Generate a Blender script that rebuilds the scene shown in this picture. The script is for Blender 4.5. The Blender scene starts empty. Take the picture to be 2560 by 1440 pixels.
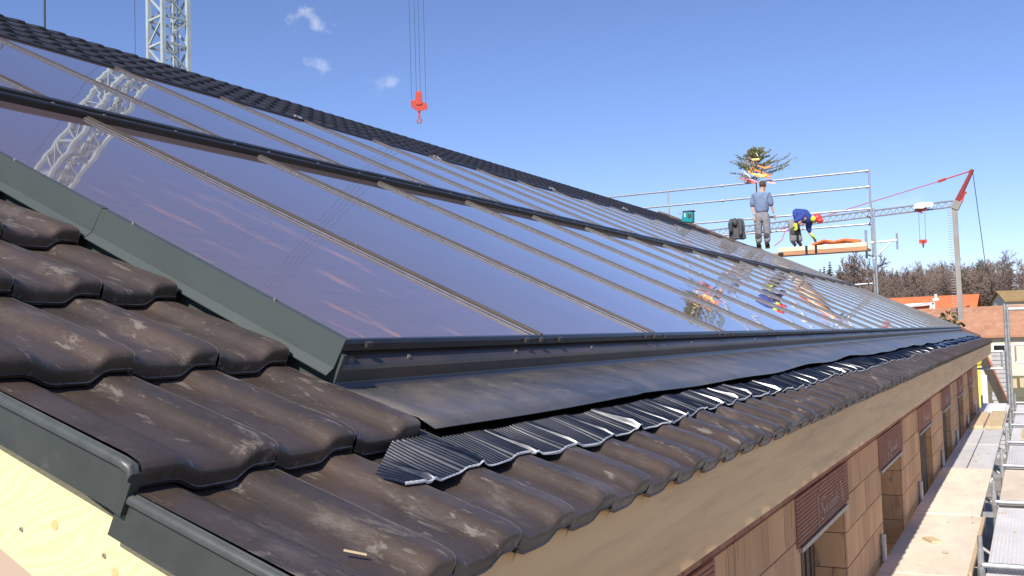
import bpy, bmesh, math, random
import numpy as np
from mathutils import Vector, Matrix
random.seed(7); rng = np.random.default_rng(7)
SC = bpy.context.scene
COL = SC.collection
# ------------------------------------------------------------------ camera
F_PX, YAW, PITCH, ROLL = 2464.8, -0.4834, 0.0539, -0.0309
CAM = Vector((0.868, -1.161, 0.405))
TH = 0.4378                                   # roof pitch
fw = Vector((math.sin(YAW)*math.cos(PITCH), math.cos(YAW)*math.cos(PITCH), math.sin(PITCH)))
r0 = Vector((math.cos(YAW), -math.sin(YAW), 0)); u0 = r0.cross(fw)
rt = r0*math.cos(ROLL)+u0*math.sin(ROLL); up = -r0*math.sin(ROLL)+u0*math.cos(ROLL)
cd = bpy.data.cameras.new('camera'); cam = bpy.data.objects.new('camera', cd); COL.objects.link(cam)
m = Matrix((rt, up, -fw)).transposed().to_4x4(); m.translation = CAM; cam.matrix_world = m
cd.sensor_width = 36; cd.lens = 36*F_PX/2560; cd.clip_start = 0.05; cd.clip_end = 5000
SC.camera = cam
# ------------------------------------------------------------------ sky, sun, exposure
SUN = Vector((0.090, -0.738, 0.668)).normalized()
W = bpy.data.worlds.new('World'); SC.world = W; W.use_nodes = True
nt = W.node_tree; N = nt.nodes; LK = nt.links
for n in list(N): N.remove(n)
wo = N.new('ShaderNodeOutputWorld'); bg = N.new('ShaderNodeBackground'); sky = N.new('ShaderNodeTexSky')
sky.sky_type = 'NISHITA'; sky.sun_disc = False
sky.sun_elevation = math.asin(SUN.z); sky.sun_rotation = math.atan2(SUN.x, SUN.y)
sky.altitude = 1400; sky.air_density = 1.0; sky.dust_density = .1; sky.ozone_density = 5.0
bg.inputs['Strength'].default_value = 0.105
def pix_ray(px, py):
    return fw+rt*((px-1280)/F_PX)-up*((py-720)/F_PX)
tc = N.new('ShaderNodeTexCoord')
tn = N.new('ShaderNodeMixRGB'); tn.blend_type = 'MULTIPLY'; tn.inputs['Fac'].default_value = 1; tn.inputs['Color2'].default_value = (1.04, .955, 1.08, 1)
LK.new(sky.outputs['Color'], tn.inputs['Color1']); col = tn.outputs[0]
for (px, py, rad, a) in ((785, 48, .027, .55), (770, 44, .020, .35), (797, 168, .019, .5), (968, 212, .020, .5), (2240, 505, .03, .2), (2080, 640, .03, .18)):
    d = pix_ray(px, py).normalized()
    nz = N.new('ShaderNodeTexNoise'); nz.inputs['Scale'].default_value = 55; nz.inputs['Detail'].default_value = 5
    LK.new(tc.outputs['Generated'], nz.inputs['Vector'])
    ds = N.new('ShaderNodeVectorMath'); ds.operation = 'DISTANCE'; ds.inputs[1].default_value = d
    sq = N.new('ShaderNodeMapping'); sq.inputs['Location'].default_value = (0, 0, -d.z*.9); sq.inputs['Scale'].default_value = (1, 1, 1.9); LK.new(tc.outputs['Generated'], sq.inputs['Vector'])
    LK.new(sq.outputs[0], ds.inputs[0])
    ma = N.new('ShaderNodeMath'); ma.operation = 'MULTIPLY_ADD'; ma.inputs[1].default_value = 1/rad
    LK.new(ds.outputs['Value'], ma.inputs[0]); 
    n2 = N.new('ShaderNodeMath'); n2.operation = 'MULTIPLY_ADD'; n2.inputs[1].default_value = -3.2; n2.inputs[2].default_value = 1.75
    LK.new(nz.outputs['Fac'], n2.inputs[0]); LK.new(n2.outputs[0], ma.inputs[2])
    mr = N.new('ShaderNodeMapRange'); mr.interpolation_type = 'SMOOTHSTEP'
    mr.inputs['From Min'].default_value = 1.0; mr.inputs['From Max'].default_value = -.4
    mr.inputs['To Min'].default_value = 0; mr.inputs['To Max'].default_value = a
    LK.new(ma.outputs[0], mr.inputs['Value'])
    mx = N.new('ShaderNodeMixRGB'); mx.inputs['Color2'].default_value = (6.6, 6.9, 7.6, 1)
    LK.new(mr.outputs[0], mx.inputs['Fac']); LK.new(col, mx.inputs['Color1']); col = mx.outputs['Color']
LK.new(col, bg.inputs['Color']); LK.new(bg.outputs[0], wo.inputs['Surface'])
sd = bpy.data.lights.new('sun', 'SUN'); sd.energy = 4.7; sd.angle = math.radians(.53); sd.color = (1, .94, .85)
so = bpy.data.objects.new('sun', sd); COL.objects.link(so); so.rotation_euler = SUN.to_track_quat('Z', 'Y').to_euler(); so.location = (3, -8, 12)
vs = SC.view_settings; vs.view_transform = 'Standard'; vs.look = 'None'; vs.exposure = 0.48; vs.gamma = 1; vs.use_curve_mapping = False
SC.render.engine = 'CYCLES'

# ------------------------------------------------------------------ helpers
def at(px, py, x=None, y=None, z=None):
    d = pix_ray(px, py)
    if y is not None: t = (y-CAM.y)/d.y
    elif x is not None: t = (x-CAM.x)/d.x
    else: t = (z-CAM.z)/d.z
    return CAM+d*t
CT, ST = math.cos(TH), math.sin(TH)
def rp(s, u, h): return Vector((-u*CT+h*ST, s, u*ST+h*CT))
ROOFM = Matrix(((0, -CT, ST, 0), (1, 0, 0, 0), (0, ST, CT, 0), (0, 0, 0, 1)))   # (s,u,h) -> world
class MB:
    def __init__(s): s.v = []; s.f = []; s.m = []
    def add(s, vs, fs, mi=0):
        b = len(s.v); s.v += [tuple(p) for p in vs]; s.f += [tuple(i+b for i in f) for f in fs]; s.m += [mi]*len(fs); return s
    def box(s, a, b, mi=0, tf=None):
        (x0, y0, z0), (x1, y1, z1) = a, b
        vs = [Vector(p) for p in ((x0,y0,z0),(x1,y0,z0),(x1,y1,z0),(x0,y1,z0),(x0,y0,z1),(x1,y0,z1),(x1,y1,z1),(x0,y1,z1))]
        if tf: vs = [tf(p) for p in vs]
        return s.add(vs, [(0,3,2,1),(4,5,6,7),(0,1,5,4),(1,2,6,5),(2,3,7,6),(3,0,4,7)], mi)
    def tube(s, p, q, r, n=8, mi=0, r2=None, cap=True):
        p = Vector(p); q = Vector(q); d = (q-p)
        if d.length < 1e-9: return s
        d.normalize(); a = d.orthogonal().normalized(); b = d.cross(a); r2 = r if r2 is None else r2
        vs = []
        for c, rr in ((p, r), (q, r2)):
            for i in range(n):
                t = 2*math.pi*i/n; vs.append(c+a*(rr*math.cos(t))+b*(rr*math.sin(t)))
        fs = [(i, (i+1) % n, n+(i+1) % n, n+i) for i in range(n)]
        if cap: fs += [tuple(range(n-1, -1, -1)), tuple(range(n, 2*n))]
        return s.add(vs, fs, mi)
    def path(s, pts, r, n=6, mi=0):
        for p, q in zip(pts[:-1], pts[1:]): s.tube(p, q, r, n, mi)
        return s
    def bar(s, p, q, w, h, mi=0, upv=Vector((0,0,1))):          # rectangular bar
        p = Vector(p); q = Vector(q); d = (q-p).normalized(); a = d.cross(upv)
        if a.length < 1e-4: a = d.cross(Vector((1,0,0)))
        a.normalize(); b = a.cross(d)
        vs = [c+a*(sx*w/2)+b*(sz*h/2) for c in (p, q) for sx, sz in ((-1,-1),(1,-1),(1,1),(-1,1))]
        return s.add(vs, [(0,1,2,3),(7,6,5,4),(0,4,5,1),(1,5,6,2),(2,6,7,3),(3,7,4,0)], mi)
    def extr(s, prof, s0, s1, tf, mi=0, close=True, mis=None):   # profile [(a,b)] swept in first coordinate
        n = len(prof); vs = [tf(s0, a, b) for a, b in prof]+[tf(s1, a, b) for a, b in prof]
        rg = range(n if close else n-1)
        for i in rg: pass
        fs = [(i, (i+1) % n, n+(i+1) % n, n+i) for i in rg]
        if close: fs += [tuple(range(n-1, -1, -1)), tuple(range(n, 2*n))]
        b0 = len(s.m); s.add(vs, fs, mi)
        if mis:
            for i, k in enumerate(mis): s.m[b0+i] = k
        return s
    def ball(s, c, r, n=8, mi=0):
        rx, ry, rz = r if hasattr(r, '__len__') else (r, r, r); c = Vector(c); vs = []; k = n//2
        for j in range(1, k):
            t = math.pi*j/k
            for i in range(n):
                a = 2*math.pi*i/n; vs.append(c+Vector((rx*math.sin(t)*math.cos(a), ry*math.sin(t)*math.sin(a), rz*math.cos(t))))
        vs += [c+Vector((0,0,rz)), c-Vector((0,0,rz))]; T = len(vs)-2
        fs = [(j*n+i, (j+1)*n+i, (j+1)*n+(i+1) % n, j*n+(i+1) % n) for j in range(k-2) for i in range(n)]
        fs += [(T, i, (i+1) % n) for i in range(n)]+[(T+1, (k-2)*n+(i+1) % n, (k-2)*n+i) for i in range(n)]
        return s.add(vs, fs, mi)
    def mesh(s, name, mats, smooth=False, fix=True):
        me = bpy.data.meshes.new(name); me.from_pydata(s.v, [], s.f)
        for mt in (mats if isinstance(mats, (list, tuple)) else [mats]): me.materials.append(mt)
        if any(s.m): me.polygons.foreach_set('material_index', s.m)
        if fix:
            bm = bmesh.new(); bm.from_mesh(me); bmesh.ops.recalc_face_normals(bm, faces=bm.faces); bm.to_mesh(me); bm.free()
        if smooth: me.polygons.foreach_set('use_smooth', [True]*len(me.polygons))
        me.update(); return me
    def build(s, name, mats, parent=None, smooth=False, bev=0, fix=True, **kw):
        return obj(name, s.mesh(name, mats, smooth, fix), parent, bev, **kw)
LOC = {}
def obj(name, me, parent=None, bev=0, **kw):
    o = bpy.data.objects.new(name, me); COL.objects.link(o)
    if parent is not None:
        o.parent = parent; o.matrix_parent_inverse = Matrix.Translation(-LOC.get(parent.name, Vector((0,0,0))))
    if bev:
        b = o.modifiers.new('bevel', 'BEVEL'); b.width = bev; b.segments = 2; b.limit_method = 'ANGLE'
    tag(o, **kw); return o
def tag(o, label=None, cat=None, group=None, kind=None):
    if label: o['label'] = label
    if cat: o['category'] = cat
    if group: o['group'] = group
    if kind: o['kind'] = kind
    return o
def thing(name, loc, label, cat, group=None):
    o = bpy.data.objects.new(name, None); COL.objects.link(o); o.location = loc; o.empty_display_size = .2
    LOC[o.name] = Vector(loc); return tag(o, label, cat, group)
# ------------------------------------------------------------------ materials
def mat(name, c1, c2=None, scale=8, rough=.6, metal=0, bump=0, bscale=None, stretch=(1,1,1), spec=.5, detail=5, lo=.35, hi=.65, vary=0, dirt_and_sheen=None, rvar=0, coat=0):
    M = bpy.data.materials.new(name); M.use_nodes = True; t = M.node_tree; n = t.nodes; L = t.links
    b = n['Principled BSDF']; b.inputs['Roughness'].default_value = rough; b.inputs['Metallic'].default_value = metal
    b.inputs['Specular IOR Level'].default_value = spec
    if coat: b.inputs['Coat Weight'].default_value = coat
    tcn = n.new('ShaderNodeTexCoord'); mp = n.new('ShaderNodeMapping'); mp.inputs['Scale'].default_value = stretch
    oi = n.new('ShaderNodeObjectInfo')
    va = n.new('ShaderNodeVectorMath'); va.operation = 'MULTIPLY_ADD'; va.inputs[1].default_value = (0, 0, 0)
    if vary:
        cb = n.new('ShaderNodeCombineXYZ'); mm = n.new('ShaderNodeMath'); mm.operation = 'MULTIPLY'; mm.inputs[1].default_value = 37
        L.new(oi.outputs['Random'], mm.inputs[0])
        for i in range(3): L.new(mm.outputs[0], cb.inputs[i])
        ad = n.new('ShaderNodeVectorMath'); ad.operation = 'ADD'; L.new(tcn.outputs['Object'], ad.inputs[0]); L.new(cb.outputs[0], ad.inputs[1])
        L.new(ad.outputs[0], mp.inputs['Vector'])
    else: L.new(tcn.outputs['Object'], mp.inputs['Vector'])
    c2 = c2 or tuple(x*.75 for x in c1)
    nz = n.new('ShaderNodeTexNoise'); nz.inputs['Scale'].default_value = scale; nz.inputs['Detail'].default_value = detail; nz.inputs['Roughness'].default_value = .6
    L.new(mp.outputs[0], nz.inputs['Vector'])
    mr = n.new('ShaderNodeMapRange'); mr.inputs['From Min'].default_value = lo; mr.inputs['From Max'].default_value = hi; L.new(nz.outputs['Fac'], mr.inputs['Value'])
    mx = n.new('ShaderNodeMixRGB'); mx.inputs['Color1'].default_value = (*c1, 1); mx.inputs['Color2'].default_value = (*c2, 1); L.new(mr.outputs[0], mx.inputs['Fac'])
    out = mx.outputs['Color']
    if dirt_and_sheen:                                   # list of (colour, scale, lo, hi, amount, stretch)
        for k, (dc, dsn, dl, dh, da, dst) in enumerate(dirt_and_sheen):
            mp2 = n.new('ShaderNodeMapping'); mp2.inputs['Scale'].default_value = dst; mp2.inputs['Location'].default_value = (3.1*k+1, 1.7*k, 5.3*k)
            L.new((ad.outputs[0] if vary else tcn.outputs['Object']), mp2.inputs['Vector'])
            n3 = n.new('ShaderNodeTexNoise'); n3.inputs['Scale'].default_value = dsn; n3.inputs['Detail'].default_value = 8; n3.inputs['Roughness'].default_value = .7
            n3.inputs['Distortion'].default_value = .4; L.new(mp2.outputs[0], n3.inputs['Vector'])
            m3 = n.new('ShaderNodeMapRange'); m3.inputs['From Min'].default_value = dl; m3.inputs['From Max'].default_value = dh; m3.inputs['To Max'].default_value = da
            L.new(n3.outputs['Fac'], m3.inputs['Value'])
            x3 = n.new('ShaderNodeMixRGB'); x3.inputs['Color2'].default_value = (*dc, 1); L.new(m3.outputs[0], x3.inputs['Fac']); L.new(out, x3.inputs['Color1']); out = x3.outputs['Color']
    if vary:
        hs = n.new('ShaderNodeHueSaturation'); m4 = n.new('ShaderNodeMapRange'); m4.inputs['To Min'].default_value = 1-vary; m4.inputs['To Max'].default_value = 1+vary
        L.new(oi.outputs['Random'], m4.inputs['Value']); L.new(m4.outputs[0], hs.inputs['Value']); L.new(out, hs.inputs['Color']); out = hs.outputs['Color']
    L.new(out, b.inputs['Base Color'])
    if rvar:
        m5 = n.new('ShaderNodeMapRange'); m5.inputs['To Min'].default_value = rough-rvar; m5.inputs['To Max'].default_value = rough+rvar
        L.new(nz.outputs['Fac'], m5.inputs['Value']); L.new(m5.outputs[0], b.inputs['Roughness'])
    if bump:
        bn = n.new('ShaderNodeTexNoise'); bn.inputs['Scale'].default_value = bscale or scale*3; bn.inputs['Detail'].default_value = 4; L.new(mp.outputs[0], bn.inputs['Vector'])
        bp = n.new('ShaderNodeBump'); bp.inputs['Strength'].default_value = 1; bp.inputs['Distance'].default_value = bump
        L.new(bn.outputs['Fac'], bp.inputs['Height']); L.new(bp.outputs[0], b.inputs['Normal'])
    return M
DUST = (.27, .235, .205)
M_tile = mat('dark_brown_clay_tile', (.068, .049, .039), (.040, .031, .027), 7, .42, 0, .0007, 240, (1, .7, 1), .5, vary=.14, rvar=.14,
             dirt_and_sheen=[((.125, .084, .06), 3.5, .45, .7, .45, (1, .5, 1)), (DUST, 7, .57, .70, .30, (1.2, .5, 1)), ((.36, .31, .26), 24, .58, .64, .33, (1.0, .3, 1)), ((.33, .29, .25), 70, .62, .70, .18, (1.0, .25, 1)), ((.13, .085, .055), 60, .58, .7, .5, (1, .6, 1)), ((.30, .24, .17), 110, .70, .76, .6, (1, 1, 1))])
M_tile_clean = mat('clean_dark_tile', (.030, .027, .029), (.020, .018, .020), 7, .40, 0, .0004, 90, (1, .45, 1), .5, vary=.14, rvar=.1, dirt_and_sheen=[(DUST, 9, .62, .75, .3, (1.1, .45, 1))])
M_lip = mat('worn_tile_edge', (.24, .20, .17), (.12, .10, .085), 40, .5)
M_tilefar = mat('far_tile', (.042, .034, .032), (.03, .025, .024), 3, .45, vary=0)
M_green = mat('green_grey_sheet_metal', (.060, .073, .066), (.050, .062, .057), 3, .42, .0, spec=.5, dirt_and_sheen=[((.16, .17, .15), 60, .68, .76, .5, (1, 1, 1))])
M_anth = mat('anthracite_sheet_metal', (.030, .031, .036), (.022, .022, .026), 5, .34, .0, spec=.6, dirt_and_sheen=[((.10, .062, .042), 2, .38, .62, .75, (1, .3, 1)), ((.12, .10, .085), 60, .66, .76, .6, (1, 1, 1))])  # broad brown layer paints in the apron's warm reflection; fine specks are dirt
M_apron = mat('dusty_dark_apron', (.062, .064, .072), (.048, .050, .058), 5, .36, 0, spec=.6,
              dirt_and_sheen=[((.20, .16, .125), 2.4, .42, .64, .6, (1, 1.3, 1)), ((.24, .19, .145), 18, .55, .72, .5, (1, .5, 1)), ((.05, .055, .07), 9, .55, .7, .6, (1, .5, 1))])
M_pleat = mat('black_pleated_aluminium', (.15, .15, .155), (.10, .10, .105), 20, .25, 1.0, spec=1)
M_hem = mat('white_hem', (.80, .80, .78), (.66, .66, .65), 60, .4, .0)
M_rail = mat('black_rail', (.012, .012, .016), (.02, .018, .018), 12, .3, spec=.5)
M_strip = mat('bronze_grey_aluminium', (.088, .066, .050), (.062, .048, .038), 6, .45, .2, stretch=(8, .6, 1))
M_bolt = mat('galvanised_bolt', (.5, .5, .48), None, 30, .3, .8)
M_zinc = mat('galvanised_tube', (.46, .47, .48), (.33, .34, .35), 12, .42, .55, vary=.1, dirt_and_sheen=[((.5, .48, .45), 40, .6, .75, .5, (1, 1, 1))])
M_alu = mat('aluminium_deck', (.72, .70, .67), (.58, .57, .56), 5, .5, .1, stretch=(1, .3, 1), vary=.12, dirt_and_sheen=[((.55, .45, .32), 14, .58, .72, .7, (1, 1, 1))])
M_ply = mat('birch_ply_deck', (.78, .67, .53), (.68, .57, .44), 3, .7, stretch=(1.5, .5, 1), vary=.10, dirt_and_sheen=[((.58, .48, .36), 6, .5, .75, .5, (1, .6, 1)), ((.30, .22, .15), 12, .60, .74, .5, (1, .4, 1)), ((.45, .42, .38), 3, .5, .7, .5, (1, .5, 1)), ((.22, .16, .11), 60, .66, .74, .6, (1, .6, 1))], bump=.0006, bscale=60)
M_plank = mat('pale_planks', (.60, .46, .28), (.5, .38, .23), 5, .7, stretch=(4, .4, 1), vary=.12)
M_fascia = mat('spruce_fascia', (.95, .61, .29), (.87, .53, .24), 2.2, .6, stretch=(1, .5, 6), dirt_and_sheen=[((.22, .13, .08), 9, .66, .72, .6, (.6, 2.6, 1.1)), ((.50, .30, .16), 1.6, .48, .7, .5, (1, .4, 8)), ((.88, .62, .36), 3, .5, .8, .5, (1, .5, 3))])
M_brick = mat('red_clay_brick', (.42, .185, .10), (.33, .14, .08), 6, .8, vary=.15, dirt_and_sheen=[((.42, .35, .29), 9, .55, .70, .6, (1, 1, 1)), ((.2, .09, .06), 20, .55, .7, .5, (1, 1, 1))], bump=.002, bscale=40)
M_block = mat('sandy_clay_block', (.68, .40, .20), (.57, .32, .155), 2.5, .85, stretch=(1, 1.2, .35), vary=.15, dirt_and_sheen=[((.12, .075, .045), 9, .57, .68, .7, (1, 2.2, .22)), ((.36, .16, .09), 3, .56, .75, .45, (1, 1.5, .4))], bump=.0015, bscale=50)
M_mortar = mat('mortar', (.17, .12, .085), None, 14, .9)
M_dark = mat('painted_room_shade', (.035, .028, .022), None, 4, .9)  # near-black colour stands in for the shade inside the rooms
M_slat = mat('brown_slat', (.17, .11, .065), (.12, .075, .045), 6, .7, stretch=(6, 6, .6), vary=.15)
M_chalk = mat('white_print', (.58, .50, .45), (.40, .22, .15), 30, .8)
M_metalbar = mat('grey_metal_angle', (.40, .37, .36), None, 10, .4, .5)
M_red = mat('signal_red_paint', (.52, .055, .035), (.44, .05, .035), 6, .45)
M_cable = mat('steel_cable', (.05, .05, .055), None, 10, .5, .3)
M_crane = mat('pale_green_grey_crane_paint', (.42, .475, .48), (.34, .385, .39), 3, .5, .1, vary=.08)
M_white = mat('white_paint', (.80, .80, .78), (.72, .72, .7), 5, .5)
def wood_knots():
    M = bpy.data.materials.new('fresh_spruce_board'); M.use_nodes = True; t = M.node_tree; n = t.nodes; L = t.links; b = n['Principled BSDF']
    tcn = n.new('ShaderNodeTexCoord'); mp = n.new('ShaderNodeMapping'); L.new(tcn.outputs['Object'], mp.inputs['Vector'])
    mp.inputs['Rotation'].default_value = (0, TH, 0)
    mp2 = n.new('ShaderNodeMapping'); mp2.inputs['Scale'].default_value = (1.1, 1, 4); L.new(mp.outputs[0], mp2.inputs['Vector'])
    nz = n.new('ShaderNodeTexNoise'); nz.inputs['Scale'].default_value = 4; nz.inputs['Detail'].default_value = 2; L.new(mp2.outputs[0], nz.inputs['Vector'])
    wv = n.new('ShaderNodeMath'); wv.operation = 'MULTIPLY'; wv.inputs[1].default_value = 34; L.new(nz.outputs['Fac'], wv.inputs[0])
    sz_ = n.new('ShaderNodeSeparateXYZ'); L.new(mp.outputs[0], sz_.inputs[0])
    w2 = n.new('ShaderNodeMath'); w2.operation = 'MULTIPLY_ADD'; w2.inputs[1].default_value = 330; L.new(sz_.outputs['Z'], w2.inputs[0]); L.new(wv.outputs[0], w2.inputs[2])
    sn = n.new('ShaderNodeMath'); sn.operation = 'SINE'; L.new(w2.outputs[0], sn.inputs[0])
    mr = n.new('ShaderNodeMapRange'); mr.inputs['From Min'].default_value = .2; mr.inputs['From Max'].default_value = 1; L.new(sn.outputs[0], mr.inputs['Value'])
    mx = n.new('ShaderNodeMixRGB'); mx.inputs['Color1'].default_value = (.82, .69, .36, 1); mx.inputs['Color2'].default_value = (.78, .62, .30, 1); L.new(mr.outputs[0], mx.inputs['Fac'])
    L.new(mx.outputs[0], b.inputs['Base Color']); b.inputs['Roughness'].default_value = .6
    return M
M_board = wood_knots()
M_knot = mat('wood_knot', (.60, .40, .17), (.68, .48, .22), 40, .6)
def glass_mat(dust=.08):
    M = bpy.data.materials.new('solar_collector_glass'); M.use_nodes = True; t = M.node_tree; n = t.nodes; L = t.links; b = n['Principled BSDF']
    tcn = n.new('ShaderNodeTexCoord'); oi = n.new('ShaderNodeObjectInfo')
    # absorber seen through the pane (violet selective coating) + dust streaks
    mp = n.new('ShaderNodeMapping'); mp.inputs['Scale'].default_value = (3.2, .75, 1); mp.inputs['Rotation'].default_value = (0, 0, .55); L.new(tcn.outputs['Object'], mp.inputs['Vector'])
    nz = n.new('ShaderNodeTexNoise'); nz.inputs['Scale'].default_value = 2.6; nz.inputs['Detail'].default_value = 7; nz.inputs['Roughness'].default_value = .62; L.new(mp.outputs[0], nz.inputs['Vector'])
    mr = n.new('ShaderNodeMapRange'); mr.inputs['From Min'].default_value = .56; mr.inputs['From Max'].default_value = .74; mr.inputs['To Max'].default_value = dust; L.new(nz.outputs['Fac'], mr.inputs['Value'])
    # dust only gathers low on the pane nearest the dusty tiles: falls off along the row
    sx = n.new('ShaderNodeSeparateXYZ'); L.new(tcn.outputs['Object'], sx.inputs[0])
    m1 = n.new('ShaderNodeMapRange'); m1.inputs['From Min'].default_value = 2.3; m1.inputs['From Max'].default_value = .6; L.new(sx.outputs['Y'], m1.inputs['Value'])
    mu = n.new('ShaderNodeMath'); mu.operation = 'MULTIPLY'; L.new(mr.outputs[0], mu.inputs[0]); L.new(m1.outputs[0], mu.inputs[1])
    mx = n.new('ShaderNodeMixRGB'); mx.inputs['Color2'].default_value = (.60, .27, .13, 1); L.new(mu.outputs[0], mx.inputs['Fac'])
    ms = n.new('ShaderNodeMapping'); ms.inputs['Scale'].default_value = (1.2, 26, 1); L.new(tcn.outputs['Object'], ms.inputs['Vector'])
    ns = n.new('ShaderNodeTexNoise'); ns.inputs['Scale'].default_value = 2; ns.inputs['Detail'].default_value = 4; L.new(ms.outputs[0], ns.inputs['Vector'])
    ab = n.new('ShaderNodeMixRGB'); ab.inputs['Color1'].default_value = (.125, .088, .098, 1); ab.inputs['Color2'].default_value = (.20, .145, .15, 1); L.new(ns.outputs['Fac'], ab.inputs['Fac']); L.new(ab.outputs[0], mx.inputs['Color1'])
    L.new(mx.outputs[0], b.inputs['Base Color'])
    b.inputs['Roughness'].default_value = .022; b.inputs['IOR'].default_value = 1.52
    b.inputs['Coat Weight'].default_value = .65; b.inputs['Coat Roughness'].default_value = .02
    n2 = n.new('ShaderNodeTexNoise'); n2.inputs['Scale'].default_value = 1.3; n2.inputs['Detail'].default_value = 1.5
    cb = n.new('ShaderNodeVectorMath'); cb.operation = 'ADD'; mm = n.new('ShaderNodeMath'); mm.operation = 'MULTIPLY'; mm.inputs[1].default_value = 19; L.new(oi.outputs['Random'], mm.inputs[0])
    L.new(tcn.outputs['Object'], cb.inputs[0]); L.new(mm.outputs[0], cb.inputs[1]); L.new(cb.outputs[0], n2.inputs['Vector'])
    bp = n.new('ShaderNodeBump'); bp.inputs['Strength'].default_value = 1; bp.inputs['Distance'].default_value = .0026; L.new(n2.outputs['Fac'], bp.inputs['Height'])
    L.new(bp.outputs[0], b.inputs['Normal']); L.new(bp.outputs[0], b.inputs['Coat Normal'])
    return M
M_glass = glass_mat(); M_glass_dusty = glass_mat(.9); M_glass_dusty.name = 'dusty_solar_collector_glass'

# ------------------------------------------------------------------ ground and hill
GZ = -4.5
M_grass = mat('spring_meadow', (.14, .125, .055), (.20, .165, .085), .12, .9, dirt_and_sheen=[((.085, .10, .04), .4, .45, .65, .7, (1, 1, 1)), ((.30, .24, .16), .05, .58, .7, .6, (1, 1, 1))])
g = MB(); g.add([(-2500, -2500, GZ), (2500, -2500, GZ), (2500, 2500, GZ), (-2500, 2500, GZ)], [(0, 1, 2, 3)]).build('ground', M_grass, kind='structure')
M_soil = mat('site_gravel', (.30, .26, .21), (.22, .19, .155), 1.2, .95, dirt_and_sheen=[((.14, .12, .09), .5, .5, .7, .6, (1, 1, 1))])
g = MB(); n = 40; vs = []; fs = []
for i in range(n): 
    a = 2*math.pi*i/n; r = 1+.12*math.sin(3*a+1)+.08*math.sin(7*a); vs.append((-9+28*r*math.cos(a), 16+34*r*math.sin(a), GZ+.004))
g.add(vs, [tuple(range(n))]).build('site_yard', M_soil, kind='structure')
def hillz(x, y):
    t = max(0, min(1, (y-150)/150)); t = t*t*(3-2*t)
    return GZ-.3+t*(11.0+2.2*math.sin(x*.021+1.0)+1.2*math.sin(x*.05))
M_forestfloor = mat('leaf_litter', (.13, .095, .065), (.10, .085, .05), .1, .95)
g = MB(); nx, ny = 60, 18; vs = []
for j in range(ny):
    for i in range(nx):
        x = -420+i*12; y = 150+j*16; vs.append((x, y, hillz(x, y)))
g.add(vs, [(j*nx+i, j*nx+i+1, (j+1)*nx+i+1, (j+1)*nx+i) for j in range(ny-1) for i in range(nx-1)])
g.build('hill', M_forestfloor, smooth=True, kind='structure')

# ------------------------------------------------------------------ main building
TW, TL = .231, .406
Y0, Y1 = -.08, 25.2
RU = 8.92
bld = thing('building', (0, 12, GZ), 'long low new building with dark tiled roof full of solar collectors', 'building')
g = MB()
g.box((Y0+.03, .13, -.05), (Y1, RU, -.022), tf=lambda p: rp(p.x, p.y, p.z))
rx, rz = rp(0, RU, -.03).x, rp(0, RU, -.03).z
g.add([(rx, Y0, rz), (rx, Y1, rz), (rx-8.2, Y1, rz-8.2*math.tan(TH)), (rx-8.2, Y0, rz-8.2*math.tan(TH))], [(0, 1, 2, 3)])
roof = g.build('roof', M_tilefar, bld)
A = .0245
def smooth(a, b, x):
    t = max(0, min(1, (x-a)/(b-a))); return t*t*(3-2*t)
def prof(t):
    if t < .21: v = .57*(1-smooth(0, .21, t))
    elif t < .55: v = 0
    else: v = smooth(.57, .74, t)
    if t < 0: v = 1-.43*smooth(-.12, .0, t) if False else 1.0
    if t > .93: v -= .05*((t-.93)/.07)**2
    return A*v
ALONG = [(.010, .0), (.002, .002), (.0005, .0075), (-.0018, .009), (.0005, .0105), (.0, .024), (.0015, .034), (.0055, .0402), (.014, .0432), (.04, .0435), (.20, .0235), (.445, -.008)]
TS = [0, .04, .09, .14, .19, .26, .38, .50, .55, .60, .65, .70, .75, .82, .90, .973, .985]
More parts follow.
